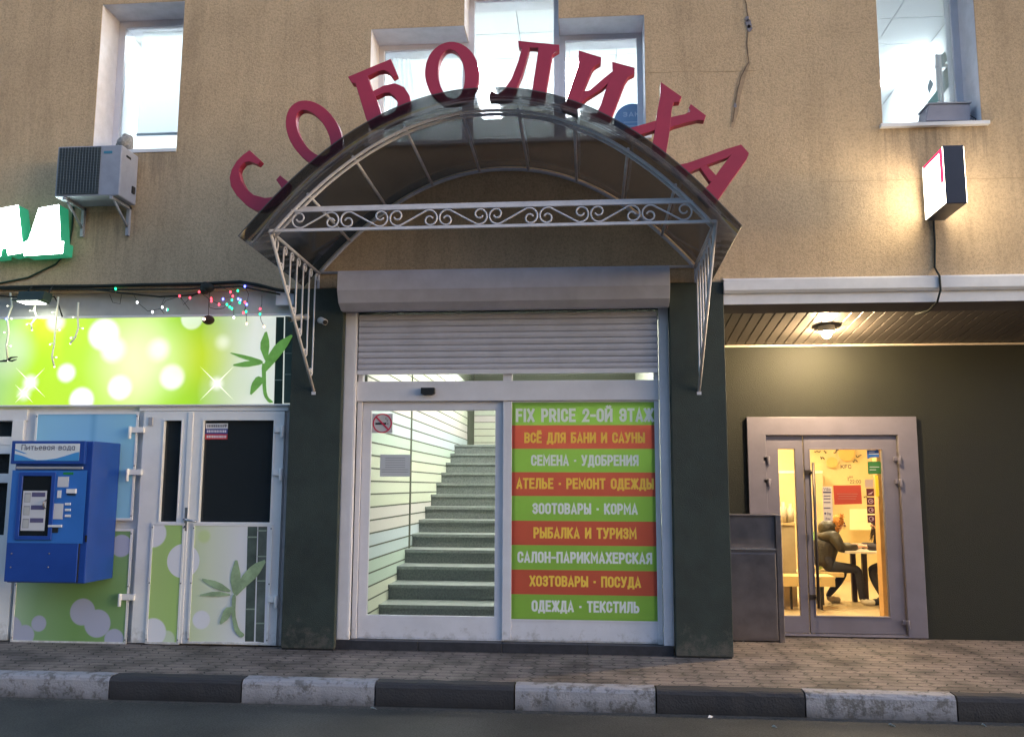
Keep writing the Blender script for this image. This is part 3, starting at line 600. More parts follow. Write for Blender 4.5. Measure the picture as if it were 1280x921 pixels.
panel("printed_panel", "narrow green printed panel with pale circles on the left door leaf", ((190, 655), (229, 655), (223, 803), (184, 803)), -.047,
      print_mat("green_circle_print", [(-4.3, (182, 210, 138)), (-3.8, (172, 207, 122))], pg([(170, 578, .16, .004, LAV, 1), (62, 480, .13, .01, LAV, 1), (60, 835, .13, .01, LAV, 1), (110, 860, .08, .01, LAV, .5)], -.047)))
o, bx = panel("printed_panel", "white printed panel with bamboo and leaves on the right door leaf", ((243, 656), (340, 656), (333, 803), (235, 803)), -.047,
      print_mat("pale_bamboo_print", [(-3.8, (205, 220, 175)), (-3.6, (222, 230, 205)), (-3.3, (232, 233, 236)), (-3.0, (228, 228, 236))], pg([(170, 578, .16, .004, LAV, 1), (235, 790, .085, .01, LAV, 1), (245, 490, .06, .02, (205, 225, 150), .7)], -.047)))
st = MB(); L = lambda x, y: f8(x, y, -.05)
M_LF2 = mat("printed_leaf_grey_green", s2l((165, 190, 150)), .4, var=.3, scale=9); M_B3 = mat("printed_bamboo_grey", s2l((85, 98, 92)), .4, var=.4, scale=5); M_B4 = mat("printed_bamboo_mid", s2l((105, 115, 110)), .4, var=.4, scale=5)
st.prism([L(402, 455), L(437, 455), L(424, 868), L(392, 868)], -.0485, -.0472, 1); st.prism([L(440, 455), L(472, 455), L(460, 872), L(430, 868)], -.0485, -.0472, 2)
for q in ((400, 490, 437, 495), (438, 467, 470, 472), (434, 648, 466, 652), (396, 749, 428, 754), (432, 800, 463, 805), (436, 560, 469, 564)): st.prism([L(q[0], q[1]), L(q[2], q[1]), L(q[2], q[3]), L(q[0], q[3])], -.0505, -.049, 3)
st.build("bamboo_print", [M_LF2, M_B3, M_B4, M_NODE], o); st = MB()
for i, pl in enumerate((((350, 700), (337, 640), (362, 560), (380, 640), (368, 700)), ((355, 712), (375, 640), (420, 590), (474, 570), (440, 632), (395, 672)), ((352, 692), (300, 652), (225, 638), (290, 682)), ((352, 700), (290, 685), (218, 702), (290, 707)), ((352, 742), (320, 746), (298, 812), (336, 786)), ((347, 700), (362, 700), (358, 770), (372, 825), (394, 843), (380, 855), (356, 832), (345, 775)))):
    st.prism([L(*p) for p in chaikin(list(pl))], -.0525 - i * .0015, -.051 - i * .0015, 0)
st.build("leaf_print", M_LF2, o)
def panel2(label, px, Y, m):
    return panel("printed_panel", label, px, Y, m)
panel2("light blue panel behind the top of the water vending machine", ((42, 516), (175, 517), (161, 648), (42, 648)), -.02, print_mat("light_blue_print", [(-5.5, (150, 205, 235)), (-4.9, (140, 195, 228)), (-4.85, (120, 178, 215)), (-4.8, (145, 198, 228)), (-4.4, (150, 205, 230))]))
g7 = lambda x, y, r, o_=1: (*xz(x / 4.847, 620 + y / 4.847, -.02), r, .008, (178, 182, 205), o_)
panel2("green panel with lavender circles below the water vending machine", ((20, 662), (164, 662), (157, 802), (20, 802)), -.02, print_mat("green_lavender_print", [(-5.5, (170, 200, 165)), (-5.3, (140, 176, 128)), (-4.9, (122, 162, 98)), (-4.4, (132, 168, 112))], [g7(500, 700, .125), g7(590, 770, .13), g7(235, 770, .075), g7(150, 840, .095), g7(690, 865, .095), g7(735, 300, .105), g7(60, 800, .12)]))
# stripy sticker on the right door leaf
S = thing("sticker", "white, blue and red striped sticker on the dark glass of the right door leaf", "sticker", (*[at(256, 549, -.012)[i] for i in (0, 1)], at(256, 549, -.012).z))
c = [at(257.5, 529, -.002), at(285, 529, -.002), at(284, 549, -.002), at(256, 549, -.002)]; X0, X1, Z0, Z1 = c[0].x, c[1].x, c[2].z, c[0].z
s = MB()
for i, mi in enumerate((2, 1, 0)): s.box(X0, X1, -.004, -.001, Z0 + (Z1 - Z0) * i / 3, Z0 + (Z1 - Z0) * (i + 1) / 3 - .0005, mi)
s.build("stripes", [mat("sticker_white", (.75, .75, .8), .4), mat("sticker_blue", s2l((60, 70, 140)), .4), mat("sticker_red", s2l((200, 60, 70)), .4)], S)
s = MB()
for i, mi in enumerate((1, 1, 0)):
    zc = Z0 + (Z1 - Z0) * (i + .5) / 3; xq = X0 + .015
    while xq < X1 - (.045 if i == 2 else .02):
        wd = random.uniform(.008, .016); s.box(xq, min(xq + wd, X1 - .01), -.0055, -.0042, zc - .012, zc + .012, mi); xq += wd + .005
cz = Z1 - (Z1 - Z0) / 6; s.prism([(X1 - .035, cz + .016), (X1 - .01, cz + .016), (X1 - .01, cz), (X1 - .0225, cz - .016), (X1 - .035, cz)], -.0056, -.0042, 0)
s.build("lettering", [mat("ink_grey", (.2, .2, .22), .5), mat("ink_pale", (.75, .72, .8), .5)], S)

# ------------------------------------------------------------------ upper windows
M_ROOM = mat("office_white", (.80, .82, .82), .8, var=.05, scale=2); M_CEIL = mat("ceiling_tile_white", (.82, .84, .84), .8)
M_TUBE = emis("office_lamp", (.82, .95, 1.0), 44)
def window(hs, mull, label, sill=.05, fw=.085, yf=.24):
    fr = MB(); fx0 = min(h_[0] for h_ in hs); fx1 = max(h_[1] for h_ in hs)
    for h_ in hs: fr.frame(h_[0], h_[1], h_[2], h_[3], fw, yf, yf + .07)
    wo_ = fr.build("window", M_ALU, B, bev=.004); wo_["label"] = label
    for h_ in hs:
        p = MB(); p.box(h_[0] + fw, h_[1] - fw, yf + .03, yf + .038, h_[2] + fw, h_[3] - fw); p.build("pane", M_OGL, wo_)
    rv = MB()
    for h_ in hs:
        t = .004
        if h_[0] == fx0: rv.box(h_[0] + .001, h_[0] + t, WY + .004, yf - .002, h_[2], h_[3])
        if h_[1] == fx1: rv.box(h_[1] - t, h_[1] - .001, WY + .004, yf - .002, h_[2], h_[3])
        rv.box(h_[0] + t, h_[1] - t, WY + .004, yf - .002, h_[3] - t, h_[3] - .001)
    for h_ in hs:
        t = .004
        if h_[0] == fx0: rv.box(h_[0] + .001, h_[0] + t, yf + .071, .56, h_[2], h_[3])
        if h_[1] == fx1: rv.box(h_[1] - t, h_[1] - .001, yf + .071, .56, h_[2], h_[3])
        rv.box(h_[0] + t, h_[1] - t, yf + .071, .56, h_[3] - t, h_[3] - .001); rv.box(h_[0] + t, h_[1] - t, yf + .071, .56, h_[2] + .001, h_[2] + t)
    if len(hs) == 3:
        for e_, i_ in ((hs[1][0], 0), (hs[1][1], 2)):
            sg_ = 1 if i_ == 0 else -1; rv.box(e_ + sg_ * .001, e_ + sg_ * .005, WY + .004, yf - .002, hs[i_][3] + .001, hs[1][3] - .005)
    rv.build("reveal", mat("reveal_white", (.74, .74, .80), .7, var=.12, scale=6), wo_)
    s = MB(); s.box(fx0 - sill * .6, fx1 + sill, WY - .01 - sill * .8, yf, hs[0][2] - .03, hs[0][2] + .004); s.build("sill", M_WHITE, wo_)
    return wo_
wl = window([Lw], 0, "narrow window with a lowered blind above the air conditioner", sill=.0, fw=.075)
wc = window([CL, CM, CR], 0, "three part window with a taller middle light behind the red letters", fw=.06)
wr = window([Rw], 0, "bright window with a grey box on its sill", fw=.07)
def room(x0_, x1_, y1_, z0_, z1_, lamps, tiles=True):
    r_ = MB(); y0_ = .56
    r_.face([(x0_, y1_, z0_), (x1_, y1_, z0_), (x1_, y1_, z1_), (x0_, y1_, z1_)]); r_.face([(x0_, y0_, z0_), (x0_, y1_, z0_), (x0_, y1_, z1_), (x0_, y0_, z1_)]); r_.face([(x1_, y1_, z0_), (x1_, y0_, z0_), (x1_, y0_, z1_), (x1_, y1_, z1_)])
    r_.face([(x0_, y0_, z0_), (x1_, y0_, z0_), (x1_, y1_, z0_), (x0_, y1_, z0_)], 1)
    nx = max(1, round((x1_ - x0_) / .6)); ny = max(1, round((y1_ - y0_) / .6))
    dx, dy = (x1_ - x0_) / nx, (y1_ - y0_) / ny
    for i in range(nx):
        for j in range(ny):
            a, c = x0_ + i * dx, y0_ + j * dy; r_.box(a + .006, a + dx - .006, c + .006, c + dy - .006, z1_, z1_ + .01, 2)
    r_.face([(x0_, y0_, z1_ + .02), (x0_, y1_, z1_ + .02), (x1_, y1_, z1_ + .02), (x1_, y0_, z1_ + .02)], 3)
    r_.build("room", [M_ROOM, mat("office_floor", (.3, .28, .25), .6), M_CEIL, mat("tile_gap", (.45, .46, .47), .9)], B)
    for (lx, ly, sx_, sy_) in lamps:
        l = MB(); l.box(lx - sx_, lx + sx_, ly - sy_, ly + sy_, z1_ - .02, z1_ - .004, 0); o_ = l.build("ceiling_light", M_TUBE, loc=(lx, ly, z1_)); yield o_
LR = []
LR += list(room(-5.6, -3.6, 4.0, 4.4, 7.0, [(-4.6, 1.6, .29, .29)])); LR += list(room(-2.6, 1.0, 5.0, 4.4, 7.0, [(at(607, 140, 3.4).x, 3.45, .14, .85), (at(711, 140, 3.4).x, 3.45, .14, .85)])); LR += list(room(2.3, 4.3, 5.0, 4.4, 7.0, [(at(1127, 135, 3.2).x, 3.1, .16, .5)]))
for o_, lb in zip(LR, ("square ceiling light in the office behind the blind window", "long ceiling light showing behind the middle of the three part window", "long ceiling light showing behind the right of the three part window", "ceiling light shining low in the right hand window")):
    tag(o_, lb, "ceiling light", "office ceiling lights")
# blind in the left window
bl = thing("window_blind", "white slatted blind pulled most of the way down in the narrow window", "blind", (-4.55, .34, 6.4))
s = MB(); z = 6.38
while z > 5.22: s.face([(-4.80, .345, z), (-4.20, .345, z), (-4.20, .36, z - .018), (-4.80, .36, z - .018)]); z -= .02
s.build("slats", film("blind_white", (.8, .82, .83), .6), bl); s = MB(); s.box(-4.80, -4.20, .34, .365, 5.20, 5.225); s.build("bottom_rail", M_GREYP, bl)
# grey box on the right sill
g = thing("sill_box", "grey metal box standing on the right window sill", "box", (3.42, .02, 4.885))
c = [at(1159, 133, 0), at(1210, 133, 0), at(1211, 153, 0), at(1155, 153, 0)]
s = MB(); s.prism([(p.x, max(p.z, 4.887)) for p in c], -.04, .2); s.build("body", mat("grey_box_paint", (.30, .30, .36), .5, var=.1), g, bev=.004)
s = MB(); s.box(c[0].x - .015, c[1].x + .015, -.05, .21, c[0].z, c[0].z + .012); s.build("lid", M_GREYP, g)
s = MB(); s.tube([(c[1].x + .01, 0, 5.0), (c[1].x + .05, -.03, 4.95), (c[1].x + .03, -.05, 4.89), (c[1].x + .07, -.06, 4.86)], .004); s.build("wire", M_BLACK, g)
# things inside the right window
rk = thing("display_rack", "white rack with a green poster just inside the right window", "rack", (3.4, .8, 4.9))
c = lambda x, y, Y=.8: at(940 + x / 3.685, y / 3.685, Y)
s = MB()
for x_ in (850, 865): a = c(x_, 250); s.box(a.x - .012, a.x + .012, .8, .83, 4.42, a.z)
a, e = c(845, 310), c(920, 250); s.tube([(a.x, .8, a.z), (e.x + .2, 1.0, e.z)], .015); s.build("posts", M_ROOM, rk)
s = MB(); s.prism([(c(795, 490).x, c(795, 490).z), (c(850, 420).x, c(850, 420).z), (c(855, 470).x, c(855, 470).z), (c(830, 495).x, c(830, 495).z)], .78, .79); s.build("poster", mat("poster_green", s2l((70, 160, 130)), .6), rk)
s = MB(); s.prism([(c(p, q).x, c(p, q).z) for p, q in ((880, 330), (912, 290), (916, 390), (885, 430))], .81, .82); s.prism([(c(p, q).x, c(p, q).z) for p, q in ((865, 260), (890, 235), (905, 270), (880, 310))], .81, .82); s.prism([(c(p, q).x, c(p, q).z) for p, q in ((808, 400), (822, 360), (838, 385), (820, 430))], .81, .82); s.build("cards", mat("card_grey", (.4, .5, .48), .6), rk)
# round sticker on the right light of the middle window
st = thing("sticker", "round blue-grey sticker low in the window behind the red letter И", "sticker", (.42, .26, 4.95))
cx_, cz_ = xz(791, 152, .262); s = MB(); s.disc((cx_, cz_), .19, .266, 0, 32); s.build("disc", film("sticker_grey_blue", s2l((135, 160, 190)), .5), st)
s = MB(); add_text(s, "ЗАКР", cx_ - .1, cx_ + .13, cz_ + .05, cz_ + .10, .2605, 0, .16)
for k in range(2): s.box(cx_ - .09, cx_ + .1, .262, .2635, cz_ - .01 - .04 * k, cz_ - .004 - .04 * k)
s.build("lettering", mat("sticker_text", (.6, .66, .72), .5), st)
# clutter in the left light of the middle window
tb = thing("folded_curtain", "white draped curtain bunched in the window behind the red letter Б", "curtain", (-1.9, .5, 4.9))
s = MB(); a = at(492, 72, .5); e = at(512, 96, .5)
N = 9
for i in range(N):
    u = i / N; s.face([(a.x + (e.x - a.x) * u, .5 + .02 * (i % 2), a.z - .03 * u), (a.x + (e.x - a.x) * (u + 1 / N), .5 + .02 * ((i + 1) % 2), a.z - .03 * (u + 1 / N)), (a.x - .1 + (e.x - a.x + .3) * (u + 1 / N), .5 + .03 * ((i + 1) % 2), 4.7), (a.x - .1 + (e.x - a.x + .3) * u, .5 + .03 * (i % 2), 4.7)])
s.build("cloth", film("curtain_white", (.75, .78, .8), .6), tb)

# ------------------------------------------------------------------ entrance: plinth, shutter, sliding door
b = MB(); 
for i in range(4):
    a = -2.335 + i * .772; b.box(a + .002, a + .77, -.085, .42, .0, .085)
b.build("plinth", M_TILE, B, bev=.003)
RS = thing("roller_shutter", "half raised grey roller shutter with its box over the glass entrance", "shutter", (-.79, -.1, 3.15))
s = MB(); sec = [(-.155, 3.50), (-.37, 3.50), (-.385, 3.475), (-.385, 3.31), (-.33, 3.20), (-.23, 3.145), (-.155, 3.145)]
def ext_x(mb, sec_, a, c, m=0):
    n = len(mb.v); k = len(sec_)
    mb.v += [Vector((a, y, z)) for y, z in sec_] + [Vector((c, y, z)) for y, z in sec_]
    for i in range(k): j = (i + 1) % k; mb.f.append((n + i, n + j, n + k + j, n + k + i)); mb.m.append(m); mb.sm.append(False)
    mb.f.append(tuple(n + i for i in reversed(range(k)))); mb.f.append(tuple(n + k + i for i in range(k))); mb.m += [m, m]; mb.sm += [False, False]
ext_x(s, sec, -2.335, .755); s.build("box", M_SHUT, RS, bev=.004)
s = MB(); z = 3.14; zb = 2.60
while z > zb + .001:
    hgt = min(.061, z - zb); ext_x(s, [(-.045, z - hgt), (-.058, z - hgt + .006), (-.064, z - hgt * .5), (-.058, z - .006), (-.047, z - .001), (-.035, z - .001), (-.035, z - hgt)], -2.20, .655); z -= .061
s.build("curtain", M_SHUT, RS)
s = MB(); s.box(-2.205, .66, -.06, -.03, 2.555, 2.598); s.build("bottom_bar", M_ALU, RS)
for (a, c) in ((-2.335, -2.215), (.668, .758)):
    s = MB(); s.box(a, c, -.075, -.02, .088, 3.16); s.box(a + .012, c - .012, -.079, -.075, .09, 3.15); s.build("guide_rail", M_ALU, RS, bev=.004)

SD = MB(); Yd = -.01
zh0, zh1 = 2.30, 2.49                               # header
SD.box(-2.213, .667, Yd - .02, Yd + .09, zh0, zh1)
SD.box(-.80, -.715, Yd, Yd + .08, .1, zh0); SD.box(-.80, -.715, Yd - .01, Yd + .08, zh1, 2.6)
SD.box(-2.213, -2.165, Yd + .01, Yd + .09, .087, 3.1); SD.box(.62, .667, Yd, Yd + .09, .087, 3.1)
SD.box(-2.213, .667, Yd + .02, Yd + .08, .087, .098)
sdo = SD.build("sliding_door", M_ALU, B, bev=.004)
lf1 = MB(); lf1.frame(-2.16, -.79, .10, 2.298, .085, Yd + .03, Yd + .07, 0, .20); lf1.build("door_leaf", M_ALU, sdo, bev=.004)
lf1 = MB(); lf1.frame(-.715, .62, .10, 2.298, .03, Yd + .012, Yd + .06, 0, .20); lf1.build("fixed_leaf", M_ALU, sdo, bev=.004)
g = MB(); g.box(-2.08, -.87, Yd + .045, Yd + .053, .3, 2.22); g.build("pane", M_GLASS, sdo)
g = MB(); g.box(-.69, .59, Yd + .035, Yd + .043, .3, 2.27); g.build("pane", M_GLASS, sdo)
g = MB(); g.box(-2.165, .62, Yd + .04, Yd + .048, zh1, 3.14); g.build("transom_pane", M_GLASS, sdo)
g = MB(); a = at(527, 485, Yd - .03); e = at(544, 494, Yd - .03); g.prism([(a.x, a.z), (e.x, a.z), (e.x, e.z + .015), (e.x - .03, e.z), (a.x + .03, e.z), (a.x, e.z + .012)], Yd - .075, Yd - .02); g.build("motion_sensor", M_BLACK, sdo, bev=.004)

# banner
BN = thing("banner", "green and red striped banner of shop offers filling the right half of the entrance", "sign", (-.05, Yd, .3))
yb = Yd + .008
bl_, br_ = at(638.8, 640, yb).x, at(824.6, 640, yb).x
rows = [at(730, y, yb).z for y in (502.4, 531.3, 560.7, 590.2, 619.9, 651.2, 681.6, 712.6, 743.4, 775)]
s = MB()
for i in range(9): s.face([(bl_, yb, rows[i + 1]), (br_, yb, rows[i + 1]), (br_, yb, rows[i]), (bl_, yb, rows[i])], i % 2)
M_BG = film("banner_green", s2l((150, 196, 84)), .45); M_BR = film("banner_red", s2l((208, 96, 76)), .45)
s.build("stripes", [M_BG, M_BR], BN)
s = MB(); s.frame(bl_ - .012, br_ + .012, rows[9] - .012, rows[0] + .012, .014, yb - .002, yb + .006); s.build("edge", M_ALU, BN)
M_BW = mat("banner_white", (.80, .83, .80), .5); M_BY = mat("banner_yellow", s2l((250, 208, 84)), .5)
T = (("FIX PRICE 2-ОЙ ЭТАЖ", 645, 817, 510, 527.6), ("ВСЁ ДЛЯ БАНИ И САУНЫ", 655.6, 806, 540, 553.8), ("СЕМЕНА · УДОБРЕНИЯ", 664, 798, 568.2, 582.3), ("АТЕЛЬЕ · РЕМОНТ ОДЕЖДЫ", 645.6, 817, 597.2, 611.3), ("ЗООТОВАРЫ · КОРМА", 665.6, 797, 628.5, 642.8), ("РЫБАЛКА И ТУРИЗМ", 667, 795.5, 658.8, 673.2), ("САЛОН-ПАРИКМАХЕРСКАЯ", 647, 815, 689.4, 704), ("ХОЗТОВАРЫ · ПОСУДА", 662, 801, 719.5, 733.6), ("ОДЕЖДА · ТЕКСТИЛЬ", 664.7, 799, 750.4, 765.2))
for i, (tx, a, c, y0_, y1_) in enumerate(T):
    ln = MB(); add_text(ln, tx, at(a, (y0_ + y1_) / 2, yb).x, at(c, (y0_ + y1_) / 2, yb).x, at((a + c) / 2, y1_, yb).z, at((a + c) / 2, y0_, yb).z, yb - .002, 0, .215); ln.build('lettering', M_BW if i % 2 == 0 else M_BY, BN)

# ------------------------------------------------------------------ stairwell behind the glass
XL, XRt = -2.15, .9
M_STEP = mat("green_grey_granite_step", (.165, .19, .18), .5, var=.4, scale=55)
M_NOSE = mat("step_nosing", (.215, .245, .23), .45, var=.3, scale=55)
S = MB(); rise, run, ys = .1555, .4185, .42
for i in range(14):
    y0_ = ys + run * i - .03; z1_ = .0 + rise * (i + 1) - .02
    S.box(XL, XRt, y0_ + .03, 7.2, max(0, z1_ - rise), z1_ - .035, 0); S.box(XL - .0, XRt, y0_, y0_ + run + .04, z1_ - .034, z1_, 1)
S.box(XL, XRt, 6.25, 8.4, 2.0, 2.14)
S.build("staircase", [M_STEP, M_NOSE], B)
side_cols = [(200, 208, 168), (205, 212, 175), (188, 205, 172), (168, 200, 172), (172, 198, 200), (176, 196, 205), (205, 196, 185), (208, 198, 188)]
seq = [0, 0, 1, 1, 3, 3, 4, 5, 6, 7, 0, 1, 1, 0, 2, 3, 5, 4, 7, 6, 1, 0, 0, 1, 7, 2, 3, 4]
M_SD = [mat("siding_%s" % n, tuple(.6 * v + .4 * .74 for v in s2l(c)), .5) for n, c in zip(("lemon", "cream", "lime", "mint", "sky", "ice", "blush", "rose"), side_cols)]
M_SGAP = mat("siding_joint", (.09, .10, .07), .8)
sw = MB(); ph = .128
for i in range(26):
    z0_ = i * ph; m_ = seq[i % len(seq)]
    for (ya, yb_) in ((.13, 2.28), (2.33, 7.35)):
        sw.face([(XL, ya, z0_ + .012), (XL, yb_, z0_ + .012), (XL, yb_, z0_ + ph), (XL, ya, z0_ + ph)][::1], m_)
        sw.face([(XL + .001, ya, z0_ - .003), (XL + .001, yb_, z0_ - .003), (XL + .001, yb_, z0_ + .013), (XL + .001, ya, z0_ + .013)], 8)
    sw.face([(XL, 8.3, z0_ + .012), (XRt, 8.3, z0_ + .012), (XRt, 8.3, z0_ + ph), (XL, 8.3, z0_ + ph)], seq[(i + 3) % len(seq)])
sw.box(XL - .02, XL - .002, .1, 8.3, 0, 4.3, 8); sw.box(XL, XL + .012, 2.28, 2.33, 0, 4.2, 8); sw.box(XL, XL + .02, 7.35, 7.41, 0, 4.2, 8); sw.box(XL, XRt, 8.31, 8.33, 0, 4.3, 8)
sw.box(XRt, XRt + .03, .45, 8.3, 0, 4.3, 1)
sw.build("siding_wall", M_SD + [M_SGAP], B)
cl = MB(); cl.box(XL, XRt, .14, 8.3, 4.25, 4.3); cl.box(XL, XRt, .14, .2, 3.42, 4.25)
cl.build("stair_ceiling", M_CEIL, B)
M_ST = emis("stair_lamp", (1.0, 1.0, .96), 32)
for (lx, ly, lb) in ((-1.3, 1.3, "long ceiling light over the foot of the stairs"), (-.2, 3.2, "long ceiling light over the middle of the stairs"), (-1.2, 5.6, "long ceiling light over the head of the stairs")):
    l = MB(); l.box(lx - .15, lx + .15, ly - .6, ly + .6, 4.19, 4.247); tag(l.build("ceiling_light", M_ST, loc=(lx, ly, 4.25)), lb, "ceiling light", "stairwell ceiling lights")
# no smoking sign and paper notice on the glass
yg = Yd + .043
ns = thing("no_smoking_sign", "square no smoking sticker high on the sliding glass door", "sign", tuple(at(478, 541, yg)))
q = [at(465.5, 517, yg), at(491, 517, yg), at(491, 541, yg), at(465.5, 541, yg)]
s = MB(); s.box(q[0].x, q[1].x, yg - .002, yg + .001, q[2].z, q[0].z); s.build("backing", mat("sticker_pale_grey", (.55, .55, .58), .4), ns)
cx_, cz_ = (q[0].x + q[1].x) / 2, (q[0].z + q[2].z) / 2; rr = (q[1].x - q[0].x) / 2 - .006
n = 36; s = MB(); s.ring([(cx_ + rr * math.cos(2 * math.pi * i / n), cz_ + rr * math.sin(2 * math.pi * i / n)) for i in range(n)], [(cx_ + (rr - .012) * math.cos(2 * math.pi * i / n), cz_ + (rr - .012) * math.sin(2 * math.pi * i / n)) for i in range(n)], yg - .005, yg - .003)
d = rr * .7; s.prism([(cx_ - d - .005, cz_ + d - .005), (cx_ - d + .005, cz_ + d + .005), (cx_ + d + .005, cz_ - d + .005), (cx_ + d - .005, cz_ - d - .005)], yg - .0065, yg - .0045); s.build("red_ring", mat("sign_red", s2l((205, 40, 80)), .4), ns)
s = MB(); s.box(cx_ - rr * .72, cx_ + rr * .42, yg - .0044, yg - .0025, cz_ - .013, cz_ + .006); s.box(cx_ + rr * .55, cx_ + rr * .62, yg - .0044, yg - .0025, cz_ - .013, cz_ + .006)
sp_ = [(cx_ + rr * .45 + .012 * math.sin(i * .9), yg - .003, cz_ + .015 + i * .006) for i in range(8)]; s.tube(sp_, .002, 0, 5); s.build("cigarette", M_BLACK, ns)
pn = thing("paper_notice", "white sheet of paper taped on the sliding glass door", "notice", tuple(at(495, 596, yg - .01)))
q = [at(475.5, 568, yg), at(513, 568, yg), at(513, 595.5, yg)]
s = MB(); s.box(q[0].x, q[1].x, yg - .001, yg + .001, q[2].z, q[0].z); s.build("sheet", film("paper_grey", (.68, .70, .75), .3), pn)
s = MB()
for k in range(7):
    zz = q[0].z - .035 - k * .022; ind = .05 if k < 5 else .015
    s.box(q[0].x + ind, q[1].x - ind, yg - .0025, yg - .0012, zz, zz + .005)
s.build("text_lines", mat("faded_ink", (.33, .35, .40), .7), pn)

# ------------------------------------------------------------------ arched canopy
CXc, HALF, RISE = -.79, 1.81, 1.01
A0 = R(58); ZS = 3.545; PW = 2.1
def arc(a, off=0, dz=0):
    u = math.sin(a) / math.sin(A0); au = max(abs(u), 1e-6); sl_ = -RISE * PW * au ** (PW - 1) / HALF * (1 if u > 0 else -1); L_ = math.hypot(sl_, 1)
    return (CXc + HALF * u - sl_ / L_ * off, ZS + RISE * (1 - au ** PW) + off / L_ + dz)
CN = thing("arched_canopy", "brown translucent arched canopy on white scrollwork iron over the entrance", "canopy", (CXc, -.15, 2.5))
YF, YR = -1.45, -.125
slope = lambda y: (.03) * (YR - y) / (YR - YF)
# sheet
s = MB(); ys_ = [YR + .015, -.5, -.95, -1.45, -1.74]; th = .008
prof = [(-A0, .20)] + [(-A0 + 2 * A0 * i / 48, 0) for i in range(49)] + [(A0, .20)]
def shp(k, y, off):
    a, e = prof[k]; x_, z_ = arc(a, .022 + off, slope(y))
    if e: sg = -1 if a < 0 else 1; x_ += sg * .13; z_ -= .15
    return Vector((x_, y, z_))
n0 = len(prof)
for L_ in (0, th):
    for j in range(len(ys_) - 1):
        for k in range(n0 - 1):
            q = [shp(k, ys_[j], L_), shp(k, ys_[j + 1], L_), shp(k + 1, ys_[j + 1], L_), shp(k + 1, ys_[j], L_)]
            s.face(q if L_ == 0 else q[::-1], 0, True)
for k in range(n0 - 1):
    for y in (ys_[0], ys_[-1]): s.face([shp(k, y, 0), shp(k, y, th), shp(k + 1, y, th), shp(k + 1, y, 0)], 1)
for k in (0, n0 - 1): s.face([shp(k, ys_[0], 0), shp(k, ys_[-1], 0), shp(k, ys_[-1], th), shp(k, ys_[0], th)], 1)
M_POLY = glass("brown_polycarbonate", tint=(.37, .367, .372), refl=.30, rough=.14, haze=.12, hazecol=(.12, .12, .13), scatter=True)
s.build("roof_sheet", [M_POLY, mat("sheet_edge", (.06, .055, .055), .5)], CN)
fr_ = MB(); pt = .017
for y in (YF, YF + .075): fr_.tube([(arc(-A0 + 2 * A0 * i / 48, -.030)[0], y, arc(-A0 + 2 * A0 * i / 48, -.030)[1] + slope(y)) for i in range(49)], .014, 0, 8)
fr_.build("front_arch", M_IRON, CN)
fr_ = MB(); fr_.tube([(arc(-A0 + 2 * A0 * i / 48, -.014)[0], YR, arc(-A0 + 2 * A0 * i / 48, -.014)[1]) for i in range(49)], .016); fr_.tube([(CXc - HALF, YR, ZS), (CXc + HALF, YR, ZS)], .014); fr_.build("rear_arch", M_IRON, CN)
for i in range(10):
    a = -A0 + 2 * A0 * i / 9; x_, z_ = arc(a, -.014); q = MB(); q.tube([(x_, YF, z_ + slope(YF)), (x_, YR, z_)], .013); q.build("purlin", M_IRON, CN)
# scrolled valance along the front
VZ0, VZ1 = ZS + .03, ZS + .03 + .165
va = MB(); xa, xb = CXc - HALF, CXc + HALF
def arcx(z): # x where front arch has this height
    return HALF * max(0, 1 - (z + .03 - slope(YF) - ZS) / RISE) ** (1 / PW)
va.tube([(xa, YF, VZ0), (xb, YF, VZ0)], .016, 0, 4, sq=True); va.tube([(CXc - arcx(VZ1), YF, VZ1), (CXc + arcx(VZ1), YF, VZ1)], .015, 0, 4, sq=True)
va.tube([(CXc - arcx(VZ1 + .045), YF + .075, VZ1 + .045), (CXc + arcx(VZ1 + .045), YF + .075, VZ1 + .045)], .016, 0, 4, sq=True); va.build("front_rail", M_IRON, CN)
sv = MB(); N = 8; xs0, xs1 = CXc - arcx(VZ1) + .0, CXc + arcx(VZ1) - .0; wd = (xs1 - xs0) / N; hh = VZ1 - VZ0 - .03; zc = (VZ0 + VZ1) / 2
def spiral(w_, h_):      # the right half of an S-bar: from the middle up over the top and curling down
    pts = [(0, 0)]; r0, r1 = h_ * .5, h_ * .17; c = (w_ / 2 - h_ * .47, 0)
    M_ = 30
    for i in range(M_ + 1):
        u = i / M_; an = R(118 - 455 * u); r_ = r0 + (r1 - r0) * u; cy_ = -h_ * .14 * min(1, u * 1.6); pts.append((c[0] + r_ * math.cos(an), cy_ + r_ * math.sin(an)))
    return pts
for i in range(N):
    xm = xs0 + wd * (i + .5); fl = 1 if i % 2 == 0 else -1
    h1 = spiral(wd - .006, hh); full = [(-x_, -z_) for x_, z_ in reversed(h1)] + h1[1:]
    sv.tube([(xm + fl * x_, YF, zc + z_) for x_, z_ in full], .0075, 0, 6)
sv.build("scrollwork", M_IRON, CN)
